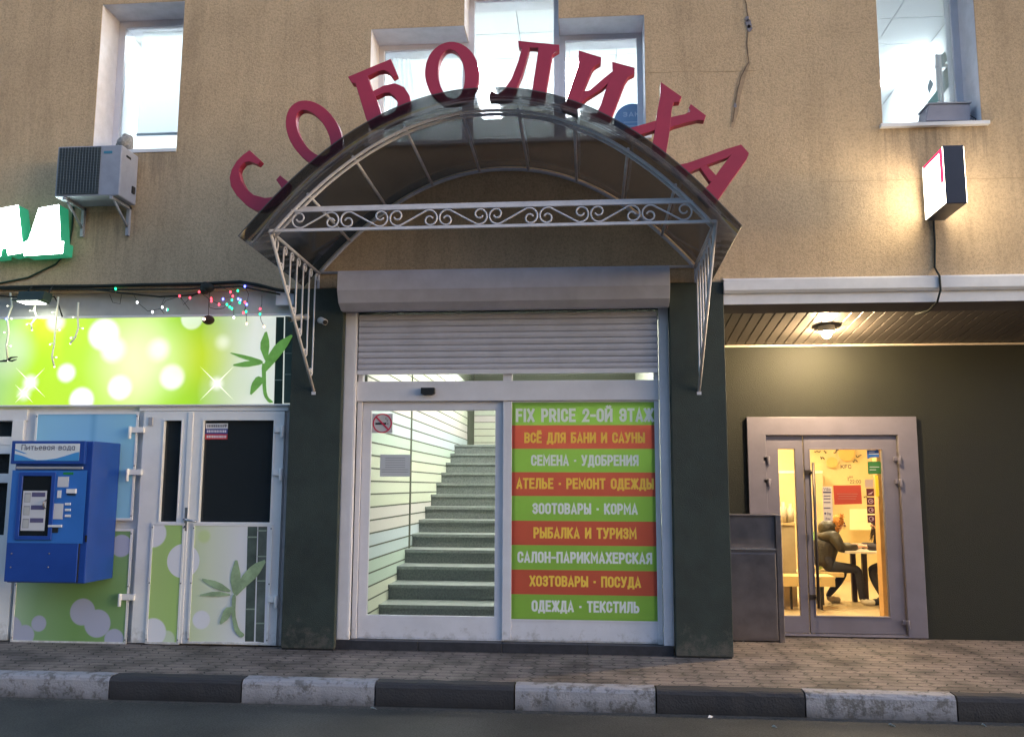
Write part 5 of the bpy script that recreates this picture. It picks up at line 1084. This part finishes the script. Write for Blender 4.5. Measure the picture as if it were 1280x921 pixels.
def person(label, X, Y, dirn, jacket, furm, hair, kn, low, leg_m):
    o = thing("person", label, "person", (X, Y, 0), "people sitting at the cafe table")
    P = lambda dx, dy, z: (X + dirn * dx, Y + dy, z)
    V = [P(0, 0, .50), P(.03, 0, .64), P(.09, 0, .78), P(.15, 0, .88), P(.19, 0, .94), P(.235, 0, 1.01), P(.25, 0, 1.075)]
    rd = [(.14, .16), (.12, .145), (.125, .15), (.10, .13), .05, (.075, .085), (.06, .07)]
    E_ = [(i, i + 1) for i in range(6)]
    def limb(root, pts, rs):
        k = len(V); V.extend(pts); rd.extend(rs); E_.append((root, k)); E_.extend((k + i, k + i + 1) for i in range(len(pts) - 1))
    for sgn, (kx, kz, fx) in zip((-1, 1), kn):
        limb(0, [P(.12, sgn * .10, .48), P(kx, sgn * .12, kz), P((kx + fx) / 2 + .01, sgn * .12, kz / 2 + .05), P(fx, sgn * .12, .09), P(fx + .03, sgn * .12, .05), P(fx + .17, sgn * .125, .042)], [.085, .06, .055, .038, .05, .04])
        limb(3, [P(.14, sgn * .17, .87), P(.20, sgn * .21, .72), P(.42, sgn * .12, .735), P(.47, sgn * .10, .745), P(.53, sgn * .08, .745)], [.06, .045, .034, .03, .022])
        hand = len(V) - 2
        for q in range(4): limb(hand, [P(.53, sgn * (.075 + .012 * q), .75), P(.565 - .006 * abs(q - 1), sgn * (.07 + .013 * q), .745), P(.585 - .006 * abs(q - 1), sgn * (.07 + .013 * q), .73)], [.009, .008, .007])
        limb(hand, [P(.50, sgn * .06, .765), P(.53, sgn * .05, .76)], [.010, .008])
    def mf(p):
        if p.z < .085 : return 2
        if p.z > .935 or (p.z > .70 and (p.x - X) * dirn > .44): return 0
        return 1
    skin_mesh("body", V, E_, rd, [M_SKIN, leg_m, M_SHOE if low else M_BLACK], o, 2, mf)
    # nose and ears
    f_ = MB(); hx = X + dirn * .25
    f_.ball((X + dirn * .325, Y, 1.005), .016, 0, 8, 6, 1.2, .8, 1.3)
    for sg in (-1, 1): f_.ball((X + dirn * .24, Y + sg * .083, 1.015), .022, 0, 8, 6, .8, .4, 1.2); f_.ball((X + dirn * .312, Y + sg * .03, 1.035), .010, 1, 8, 6)
    f_.box(X + dirn * .305, X + dirn * .318, Y - .02, Y + .02, .963, .969, 2)
    f_.build("face", [M_SKIN, M_BLACK, mat("lip_red", (.35, .12, .1), .5)], o)
    # coat: torso and sleeves a little wider than the body
    V2 = [P(0, 0, .47), P(.01, 0, .55), P(.03, 0, .63), P(.055, 0, .71), P(.09, 0, .79), P(.13, 0, .86), P(.165, 0, .91)]; R2 = [(.145, .17), (.16, .185), (.15, .175), (.158, .185), (.148, .18), (.13, .16), (.085, .10)]
    E2 = [(i, i + 1) for i in range(6)]
    for sg in (-1, 1):
        k = len(V2); V2 += [P(.135, sg * .175, .865), P(.175, sg * .22, .79), P(.20, sg * .225, .715), P(.31, sg * .17, .725), P(.44, sg * .115, .742)]; R2 += [.082, .07, .07, .058, .045]; E2 += [(5, k), (k, k + 1), (k + 1, k + 2), (k + 2, k + 3), (k + 3, k + 4)]
    skin_mesh("jacket", V2, E2, R2, jacket, o, 2)
    h_ = MB()
    if furm:
        # hood lying on the shoulders, fur rim round the head
        hd = MB(); hd.ball((X + dirn * .10, Y, .965), .12, 0, 14, 10, 1.0, 1.15, .95); hd.build("hood", jacket, o)
        n_ = 260; rr_ = random.Random(3)
        for i in range(n_):
            an = rr_.uniform(0, 2 * math.pi); c_ = Vector((X + dirn * (.215 + .02 * rr_.random() + .05 * math.sin(an)), Y + math.cos(an) * .12, 1.02 + .11 * math.sin(an) ))
            d_ = Vector((rr_.uniform(-1, 1), rr_.uniform(-1, 1), rr_.uniform(-.6, 1))).normalized() * rr_.uniform(.03, .05); h_.tube([c_, c_ + d_], [.012, .003], 0, 4)
        h_.ball((X + dirn * .225, Y, 1.055), .088, 0, 14, 10, 1, .95, .95); h_.build("fur_trim", furm, o)
    else:
        h_.ball((X + dirn * .22, Y, 1.045), .095, 0, 14, 10, 1, .98, .9)
        rr_ = random.Random(5)
        for i in range(120):
            y_ = rr_.uniform(-.1, .1); st_ = Vector((X + dirn * rr_.uniform(.16, .27), Y + y_, 1.06)); h_.tube([st_, st_ + Vector((dirn * .02, (.03 if y_ > 0 else -.03), -.12)), st_ + Vector((dirn * rr_.uniform(.0, .07), (.02 if y_ > 0 else -.02), -rr_.uniform(.2, .32)))], [.012, .01, .003], 0, 4)
        h_.build("hair", hair, o)
    return o
p1 = at(1026, 700, 3.7)
person("seated person in an olive puffer jacket with orange fur hood and white trainers", p1.x, 3.7, 1, M_OLIVE, M_FUR, None, ((.43, .46, .46), (.33, .40, .10)), True, M_JEAN)
p2 = at(1112, 700, 3.75)
person("seated person in dark clothes with long dark hair bent over the cafe table", p2.x + .12, 3.75, -1, M_COATD, None, M_HAIRD, ((.40, .44, .25), (.34, .44, .10)), False, M_JEAN)

# ------------------------------------------------------------------ stickers on the cafe glass
Ys = Yc + .052
sb_ = flat("sticker", "blue speech bubble sticker at the top right of the cafe door glass", "sticker", ((1083.5, 562.5), (1098, 562), (1099, 571), (1088, 571.5), (1084.5, 573.5), (1084, 571)), Ys, mat("sticker_royal_blue", s2l((45, 95, 170)), .4), .002, "stickers on the cafe door glass")
s_ = flat("sticker", "green square sticker under the blue one on the cafe door glass", "sticker", ((1084.5, 577), (1100, 576.5), (1101, 578), (1101.5, 592), (1086, 592.5), (1085, 591)), Ys, mat("sticker_green", s2l((60, 115, 60)), .4), .002, "stickers on the cafe door glass")
rn_ = flat("notice", "red rectangular notice in the middle of the cafe door glass", "notice", ((1041.5, 606.5), (1076, 606), (1077.5, 629.5), (1043, 630.5)), Ys, mat("notice_red", s2l((190, 70, 45)), .5), .002)
def lines(par, lst, hz_, m):
    o = MB()
    for (a_, b2, py) in lst: a, e = at(a_, py, Ys), at(b2, py, Ys); o.box(a.x, e.x, Ys - .0045, Ys - .003, a.z - hz_, a.z + hz_)
    o.build("text_lines", m, par)
M_FP = mat("faded_print_ink", (.5, .22, .14), .5); M_FW = mat("sticker_print_white", (.62, .62, .6), .5)
lines(rn_, ((1046, 1072, 617), (1048, 1071, 620), (1047, 1070, 623)), .0022, M_FP); lines(sb_, ((1086, 1098, 567.2), (1086, 1093, 564.8)), .003, M_FW); lines(s_, ((1087, 1099, 583.5), (1087, 1095, 587)), .003, M_FW)
ps = thing("payment_sticker", "tall white payment methods sticker left of the red notice on the glass", "sticker", tuple(at(1034, 652, Ys)), "stickers on the cafe door glass")
q = [at(1028, 608, Ys), at(1039.5, 608, Ys), at(1039.5, 651, Ys)]; s = MB(); s.box(q[0].x, q[1].x, Ys - .002, Ys, q[2].z, q[0].z); s.build("backing", mat("payment_white", (.70, .60, .50), .5), ps)
s = MB()
def tline(txt, a_, b_, y0_, y1_): add_text(s, txt, at(a_, y0_, Ys).x, at(b_, y0_, Ys).x, at(a_, y1_, Ys).z, at(a_, y0_, Ys).z, Ys - .003, 0, .16)
tline("VISA", 1029.2, 1038.5, 609.5, 613); a = at(1028.6, 614, Ys); e = at(1038.8, 616, Ys); s.box(a.x, e.x, Ys - .004, Ys - .0025, e.z, a.z)
for py in (619, 622.5, 627, 634): a = at(1029.5, py, Ys); e = at(1038, py + 1.2, Ys); s.box(a.x, e.x, Ys - .004, Ys - .0025, e.z, a.z)
q = at(1031.5, 641.5, Ys); s.disc((q.x, q.z), .011, Ys - .0025, 0, 12); tline("Pay", 1034, 1038.6, 640, 643.5); tline("Pay", 1032, 1038, 646.5, 649.5); s.build("lettering", mat("payment_ink", (.08, .06, .12), .5), ps)
tx = thing("window_lettering", "dark opening hours lettering on the cafe door glass above the red notice", "lettering", tuple(at(1060, 605, Ys)))
s = MB(); tline("KFC", 1050.5, 1064, 580.5, 585.5); tline("22:00", 1062, 1076, 599.5, 604); tline("до", 1061, 1066, 594, 597); a = at(1059.5, 596, Ys); e = at(1060.6, 601, Ys); s.box(a.x, e.x, Ys - .004, Ys - .0025, e.z, a.z); s.build("lettering", mat("hours_ink", (.12, .08, .05), .5), tx)
M_MAR = mat("social_maroon", s2l((90, 28, 35)), .5)
for i, (py, lb) in enumerate(((610.5, "maroon square sticker with a bird like mark, uppermost of the maroon squares"), (621.5, "maroon square sticker with a slanted ring, second of the maroon squares from the top"), (632.5, "maroon square sticker with a round ring, second of the maroon squares from the bottom"), (643.5, "maroon square sticker just over the dark haired person, lowest of the maroon squares"))):
    k = thing("square_sticker", lb, "sticker", tuple(at(1087.5, py + 10, Ys)), "maroon square stickers on the glass")
    a = at(1082.8 + i * .45, py, Ys); e = at(1092.8 + i * .45, py + 9.4, Ys); s = MB(); s.box(a.x, e.x, Ys - .002, Ys, e.z, a.z); s.build("backing", M_MAR, k)
    cx_, cz_ = (a.x + e.x) / 2, (a.z + e.z) / 2; s = MB()
    if i == 0: s.prism([(a.x + .01, cz_ - .02), (cx_, cz_ - .005), (e.x - .008, cz_ + .012), (cx_ + .01, cz_ - .018)], Ys - .004, Ys - .0025)
    else: s.ring([(cx_ + .026 * math.cos(2 * math.pi * j / 16), cz_ + .024 * math.sin(2 * math.pi * j / 16)) for j in range(16)], [(cx_ + .019 * math.cos(2 * math.pi * j / 16), cz_ + .017 * math.sin(2 * math.pi * j / 16)) for j in range(16)], Ys - .004, Ys - .0025); s.disc((cx_ + (.004 * i), cz_), .008, Ys - .0025, 0, 10)
    s.build("mark", mat("social_pink", (.55, .33, .33), .5), k)
flat("sticker", "small grey-pink square sticker above the maroon squares on the cafe glass", "sticker", ((1081, 599), (1091.5, 599), (1092, 609), (1081.5, 609)), Ys, mat("sticker_dusty_pink", (.5, .36, .28), .5), .002, "stickers on the cafe door glass")
flat("sticker", "bright yellow vertical strip sticker right of the maroon squares", "sticker", ((1093.5, 594), (1097.5, 594), (1099, 620), (1095, 621)), Ys + .001, mat("sticker_yellow", (.85, .65, .03), .5), .001, "stickers on the cafe door glass")

# ------------------------------------------------------------------ water vending machine
VM = thing("water_vending_machine", "blue drinking water vending machine hung on the white shop front", "vending machine", (-4.92, -.02, .6))
Yv = -.53; vx0, vx1, vz0, vz1 = -5.30, -4.545, .61, 1.90
vf = lambda px, py: xz(px, py, Yv)
M_VB = mat("royal_blue_enamel", (.014, .065, .34), .35, var=.12, scale=3, coat=.2); M_VL = mat("mid_blue_enamel", (.035, .17, .56), .35, var=.08, scale=3)
s = MB(); s.box(vx0 + .01, vx1, Yv + .01, -.035, vz0, vz1 - .005); s.build("cabinet", M_VB, VM, bev=.01)
s = MB(); s.box(vx0 + .0, vx1 - .07, Yv - .012, Yv + .01, vz0 + .01, 1.615); s.build("front_door", M_VB, VM, bev=.006)
s = MB(); a, e = vf(18, 551), vf(107, 580); s.box(a[0], vx1 - .055, Yv - .035, Yv + .008, e[1], a[1]); s.build("header", M_VB, VM, bev=.006)
a, e = vf(22.7, 554.5), vf(101.5, 576); y_ = Yv - .036; s = MB(); W_, H_ = e[0] - a[0], a[1] - e[1]
s.box(a[0], e[0], y_ - .002, y_, e[1], a[1], 0)
wave = [(a[0] + W_ * u, e[1] + H_ * v) for u, v in ((0, .40), (.12, .30), (.25, .12), (.35, .04), (.5, .06), (.65, .14), (.8, .30), (.92, .45), (1, .52), (1, 0), (0, 0))]; s.prism(wave, y_ - .0035, y_ - .0022, 1)
wave = [(a[0] + W_ * u, e[1] + H_ * v) for u, v in ((0, .68), (.1, .55), (.2, .4), (.14, .42), (.06, .52), (0, .6))]; s.prism(wave, y_ - .0035, y_ - .0022, 1)
s.build("header_sign", [mat("header_white", (.72, .76, .80), .4), mat("header_wave_blue", s2l((70, 150, 215)), .4)], VM)
s = MB(); add_text(s, "Питьевая вода", a[0] + W_ * .10, a[0] + W_ * .93, e[1] + H_ * .62, e[1] + H_ * .95, y_ - .0045, 0, .12); s.build("header_lettering", mat("header_ink", (.12, .13, .20), .5), VM)
a, e = vf(23, 583), vf(105, 586); s = MB(); s.box(a[0], e[0], Yv - .03, Yv - .012, e[1], a[1]); s.build("lamp_bar", M_GREYP, VM)
a, e = vf(17, 587.5), vf(104, 679); yp = Yv - .013; s = MB(); s.box(a[0], e[0], yp - .003, yp, e[1], a[1]); s.build("control_panel", M_VL, VM)
a, e = vf(27, 590), vf(66, 674.5); s = MB(); s.frame(a[0], e[0], e[1], a[1], .035, yp - .02, yp - .003); vwo = s.build("window_frame", M_VB, VM, bev=.004)
s = MB(); s.box(a[0] + .03, e[0] - .03, yp - .006, yp - .0035, e[1] + .03, a[1] - .03); s.build("dark_pane", mat("black_gloss", (.012, .016, .02), .12), vwo)
a, e = vf(31.2, 613), vf(57, 663); s = MB(); s.box(a[0], e[0], yp - .009, yp - .0065, e[1], a[1]); s.build("price_card", mat("card_white", (.62, .62, .66), .5), vwo)
s = MB()
for k in range(3):
    zt = a[1] - .02 - k * (a[1] - e[1]) / 3.1; s.box(a[0] + .015, a[0] + .075, yp - .0105, yp - .0092, zt - .085, zt, 0); s.box(a[0] + .02, a[0] + .07, yp - .0112, yp - .0106, zt - .08, zt - .012, 1); s.box(a[0] + .085, e[0] - .015, yp - .0105, yp - .0092, zt - .035, zt + .005, 2)
s.build("price_labels", [mat("label_grey", (.32, .32, .34), .5), mat("label_pale", (.5, .5, .5), .5), mat("label_violet", (.10, .09, .2), .5)], vwo)
s = MB(); q = vf(60.5, 630); s.tube([(q[0], yp - .02, q[1] + .04), (q[0] - .012, yp - .045, q[1] + .02), (q[0] - .012, yp - .045, q[1] - .02), (q[0] - .008, yp - .02, q[1] - .035)], .007); s.build("handle", M_STEEL, vwo)
def vrect(nm, x0_, y0_, x1_, y1_, m, d=.004, y00=None):
    yy = yp - .003 if y00 is None else y00; a_, e_ = vf(x0_ / 3.839, 500 + y0_ / 3.839), vf(x1_ / 3.839, 500 + y1_ / 3.839); s_2 = MB(); s_2.box(a_[0], e_[0], yy - d, yy, e_[1], a_[1]); return s_2.build(nm, m, VM)
vrect("green_label", 310, 346, 357, 357, mat("label_green", (.02, .25, .06), .4)); vrect("instruction_sticker", 285, 367, 333, 417, MATS["card_white"]); vrect("coin_slot", 330, 425, 372, 446, M_WHITE, .02); vrect("coin_slot_lip", 330, 449, 368, 455, M_BLACK, .012); vrect("bill_acceptor", 283, 432, 298, 468, M_WHITE, .006)
vrect("instruction_sticker", 252, 495, 305, 570, MATS["card_white"])
for yy in (492, 520, 548): vrect("push_button", 320, yy, 344, yy + 11, M_WHITE, .012)
vrect("shelf_bar", 242, 597, 303, 608, M_WHITE, .02); vrect("card_reader", 258, 611, 283, 635, M_BLACK, .006)
s = MB()
for (px, py) in ((60, 735), (240, 735), (55, 800), (235, 800)): q = vf(px / 3.839, 500 + py / 3.839); s.ball((q[0], Yv - .013, q[1]), .008, 0, 8, 5)
s.build("screws", M_STEEL, VM)
s = MB(); s.box(vx1 - .07, vx1 - .062, Yv - .002, Yv + .012, vz0 + .01, 1.6); s.box(vx1 - .02, vx1 - .0, Yv + .006, Yv + .0095, .98, 1.04); s.build("door_seam", M_BLACK, VM)

# ------------------------------------------------------------------ cables, lamps, cameras and string lights at the left
def path(px, Y): return [tuple(at(x_, y_, Y if not isinstance(Y, list) else Y[i])) for i, (x_, y_) in enumerate(px)]
c = MB(); c.tube(path(((-60, 361), (0, 359.5), (60, 358), (125, 357.5), (180, 356), (250, 355), (300, 352.5), (322, 356), (345, 362), (372, 366)), -.125), .017, 0, 8); c.tube(path(((-60, 366), (0, 361), (80, 361), (150, 362), (230, 361.5), (300, 358), (350, 368)), -.13), .009, 0, 6); c.tube(path(((121, 362), (150, 366), (200, 371), (240, 369), (262, 362)), -.13), .009, 0, 6)
c.tube(path(((-20, 368), (14, 371), (30, 372)), -.13), .008, 0, 6); c.tube(path(((48, 370), (68, 371), (72, 378), (78, 396)), -.05), .007, 0, 6)
tag(c.build("cable_bundle", M_RUB, loc=tuple(at(160, 358, -.12))), "dark cable bundle along the bottom of the stucco over the green billboard", "cable")
c = MB(); c.tube(path(((92, 256), (90, 285), (86, 312), (70, 330), (35, 347), (0, 354), (-30, 356)), -.112), .010, 0, 6); tag(c.build("letter_cable", mat("dark_green_cable", (.02, .05, .03), .7), loc=tuple(at(80, 320, -.11))), "dark cable looping down from the lit green letters", "cable")
FL = thing("floodlight", "small dark floodlight hanging from the cable bundle above the billboard", "lamp", tuple(at(45, 365, -.2)))
q = [at(30, 366, -.22), at(62, 366, -.22), at(59, 376.5, -.22), at(27, 377.5, -.22)]; s = MB(); s.prism([(p.x, p.z) for p in (q[0], q[1], q[2], q[3])], -.30, -.16); s.box(q[3].x - .03, q[2].x - .02, -.33, -.14, q[3].z - .008, q[3].z + .006); s.build("head", mat("teal_grey_metal", (.03, .055, .055), .5), FL, bev=.005)
s = MB(); s.tube([(q[0].x + .01, -.2, q[0].z), (q[0].x + .03, -.14, q[0].z + .09), (q[1].x - .02, -.14, q[0].z + .09), (q[1].x - .02, -.2, q[0].z)], .007); s.build("yoke", M_BLACK, FL)
s = MB(); s.face([(q[3].x + .01, -.31, q[3].z - .012), (q[2].x - .04, -.31, q[3].z - .012), (q[2].x - .04, -.16, q[3].z - .012), (q[3].x + .01, -.16, q[3].z - .012)][::-1]); s.build("lens", emis("floodlight_lens", (.95, 1.0, .86), 10), FL)
s = MB(); q = at(259, 360, -.16)
for k in range(5): s.ball((q.x + random.uniform(-.05, .05), -.16 + random.uniform(-.03, .03), q.z + random.uniform(-.025, .025)), random.uniform(.035, .055), 0, 8, 6)
s.ball((q.x, -.16, q.z), .06, 0, 10, 7, 1.3, .8, .8); tag(s.build("junction_bundle", M_RUB, loc=(q.x, -.15, q.z - .05)), "black knot of taped wires on the strip above the billboard", "wire knot")
HB = thing("hanging_ball", "dark brown ball hanging on a wire over the billboard's top edge", "ball", tuple(at(260, 407, -.12)))
q = at(260.5, 400, -.12); s = MB(); s.ball((q.x, -.12, q.z), .054, 0, 14, 10, 1.1, 1, .85); s.build("ball", mat("brown_wicker", (.05, .02, .012), .7, var=.6, scale=70, bump=1.0, bscale=60), HB)
s = MB(); s.tube([(q.x, -.12, q.z + .04), (q.x - .005, -.12, q.z + .12), (q.x + .003, -.13, q.z + .27)], .003, 0, 5); s.build("wire", M_RUB, HB)
s = MB(); s.ball((q.x - .02, -.175, q.z), .012, 0, 8, 6); s.build("bulb", emis("bulb_warm", (1, .75, .55), 8), HB)
EM = {'r': emis("bulb_red", (1, .05, .08), 2.2), 'g': emis("bulb_green", (.02, 1, .35), 1.6), 'b': emis("bulb_blue", (.10, .12, 1), 3.5), 'w': emis("bulb_white", (.9, .95, 1), 2), 'a': emis("bulb_amber", (1, .6, .3), 2)}
SL = thing("string_lights", "tangled string of red, green and blue fairy lights over the billboard", "string lights", tuple(at(280, 375, -.14)))
c6 = lambda x_, y_: (200 + x_ / 5.418, 340 + y_ / 5.418)
pts6 = [(575, 97, 'b'), (527, 127, 'g'), (477, 135, 'r'), (493, 163, 'r'), (347, 180, 'r'), (348, 197, 'r'), (427, 183, 'b'), (487, 190, 'g'), (530, 182, 'b'), (545, 190, 'b'), (540, 207, 'g'), (575, 205, 'r'), (587, 220, 'b'), (400, 220, 'r'), (453, 220, 'g'), (472, 237, 'g'), (487, 247, 'g'), (678, 250, 'r'), (583, 268, 'g'), (565, 276, 'r'), (677, 285, 'g'), (500, 308, 'w'), (587, 350, 'a'), (705, 370, 'a'), (133, 163, 'r'), (203, 175, 'r'), (265, 135, 'r'), (50, 255, 'g'), (15, 238, 'w')]
pl = [(*c6(x_, y_), k_) for x_, y_, k_ in pts6] + [(144.5, 361, 'g'), (171.5, 378, 'w'), (209, 387, 'w'), (190.6, 390, 'w'), (8, 398.6, 'b')]
for (x_, y_, k_) in pl:
    p = at(x_, y_, -.15); s = MB(); s.ball(p, .0105, 0, 8, 6, 1, 1, 1.3); o_ = s.build("bulb", EM[k_], SL)
wr_ = MB()
for seq_ in ([(200, 255), (133, 163), (160, 222), (203, 175), (265, 135), (330, 180), (335, 240), (380, 252), (430, 245), (453, 220), (400, 220), (347, 190)], [(400, 90), (477, 135), (493, 163), (430, 183), (487, 190), (472, 237), (500, 260), (500, 308)], [(480, 100), (527, 127), (530, 182), (545, 200), (575, 205), (583, 268), (587, 350)], [(575, 97), (600, 150), (587, 220), (565, 276)], [(690, 160), (690, 220), (678, 250), (677, 285), (685, 330), (705, 370)], [(580, 97), (640, 100), (710, 110)]):
    wr_.tube([tuple(at(*c6(a_, b_), -.142)) for a_, b_ in seq_], .0028, 0, 5)
for seq_ in ([(137, 368), (141, 378), (150, 380), (152, 368)], [(166, 366), (172, 378), (185, 389), (200, 386), (207, 376), (225, 370)], [(205, 392), (200, 385), (206, 372)]): wr_.tube(path(seq_, -.142), .0028, 0, 5)
wr_.build("wire", M_RUB, SL)
M_ICW = mat("white_wire", (.85, .88, .72), .5); M_ICB = emis("icicle_bulb", (1, 1, .8), 1.0)
for seq_, lb in (([(13, 366), (15, 382), (9, 398), (11, 415), (8, 432), (10, 450)], "white icicle light strand nearest the left edge"), ([(45, 374), (43, 388), (46, 396), (39, 405), (40, 412)], "short white icicle light strand under the floodlight"), ([(73, 371), (71, 390), (69, 412), (68, 430), (65, 446), (68, 458)], "longest white icicle light strand, hanging over the lime print"), ([(98, 378), (97, 396), (98, 410), (94, 422), (88, 429)], "white icicle light strand left of the biggest white bokeh spot")):
    t_ = thing("icicle_light", lb, "icicle light", tuple(at(*seq_[-1], -.1)), "white icicle light strands")
    s = MB(); s.tube(path(seq_, -.10), .010, 0, 6)
    for k, (x_, y_) in enumerate(seq_[1:-1]): sg = 1 if k % 2 else -1; s.tube(path([(x_, y_), (x_ + sg * 5, y_ + 1 - (k % 3))], -.10), [.006, .004], 0, 5)
    s.build("wire", M_ICW, t_)
    for k, (x_, y_) in enumerate(seq_[1:]): sg = 1 if k % 2 else -1; s = MB(); s.ball(at(x_ + (sg * 5.5 if k < len(seq_) - 2 else 0), y_ + .5, -.10), .009, 0, 7, 5); s.build("bulb", M_ICB, t_)
g_ = MB(); g_.tube(path(((-5, 452), (8, 451), (14, 447), (22, 446)), -.1), [.006, .012, .01, .004], 0, 6); g_.tube(path(((4, 450), (15, 451), (21, 449)), -.1), [.004, .010, .004], 0, 6)
tag(g_.build("wire_clip", M_BLACK, loc=tuple(at(10, 450, -.1))), "small dark clip hanging in front of the billboard's left end", "clip")
# cameras
def camera_obj(label, px, py, Y, s_=1.0, dx=.05):
    p = at(px, py, Y); o = thing("security_camera", label, "camera", (p.x, Y, p.z), "small white security cameras")
    s = MB(); s.tube([(p.x + dx, Y - .10, p.z - .025), (p.x - dx * .4, Y - .01, p.z + .015)], .03 * s_, 0, 14); s.build("body", mat("camera_white", (.5, .5, .52), .4), o, bev=.003)
    s = MB(); s.tube([(p.x + dx * 1.02, Y - .102, p.z - .026), (p.x + dx * 1.12, Y - .112, p.z - .03)], .023 * s_, 0, 14); s.build("lens", M_BLACK, o)
    s = MB(); s.tube([(p.x - dx * .3, Y - .01, p.z + .01), (p.x - dx * .8, Y + .045, p.z + .02)], .012, 0, 8); s.tube([(p.x - dx * .8, Y + .03, p.z + .02), (p.x - dx * .8, Y + .05, p.z + .02)], .03, 0, 12); s.build("mount", M_GREYP, o)
camera_obj("small white security camera on the dark left pillar beside the shutter", 404, 402, -.20, .95)
camera_obj("white security camera at the billboard's corner behind the scrolled bracket", 375, 398, -.20, 1.0, -.06)
# litter on road and pavement
M_LIT = mat("litter_white", (.7, .7, .7), .7); lit = [(503, 880, KZ, "white scrap on the asphalt under the black kerb below the stairs"), (888, 897, KZ, "white scrap on the asphalt below the left part of the black kerb"), (968, 909, KZ, "longer white scrap on the asphalt near the bottom edge"), (1115, 907, KZ, "white scrap on the asphalt below the right white kerb"), (1230, 907, KZ, "white scrap on the asphalt near the right edge"), (921, 801, 0, "crumpled white scrap at the foot of the steel cabinet's left end"), (930, 803, 0, "small white scrap in front of the steel cabinet"), (467, 886, KZ, "thin white scrap on the asphalt right of the scuffed white kerb"), (417, 880, KZ, "tiny white scrap on the asphalt below the scuffed white kerb")]
for i, (px, py, z_, lb) in enumerate(lit):
    d = ray(px, py); p = CAM + d * ((z_ - CAM.z) / d.z); s = MB(); L_ = random.uniform(.018, .04)
    an = random.uniform(0, 3.1); ux = Vector((math.cos(an), math.sin(an), 0)); uy = Vector((-ux.y, ux.x, 0)) * .35; up = Vector((0, 0, 1))
    g1 = [p + ux * L_ + up * .004, p + uy * L_ + up * .018, p - ux * L_ + up * .005, p - uy * L_ + up * .003]
    s.face(g1); s.face([v + up * .003 for v in g1][::-1]); 
    for a_ in range(4): b_ = (a_ + 1) % 4; s.face([g1[b_], g1[a_], g1[a_] + up * .003, g1[b_] + up * .003])
    tag(s.build("paper_scrap", M_LIT, loc=tuple(p)), lb, "litter", "white paper scraps on the ground")
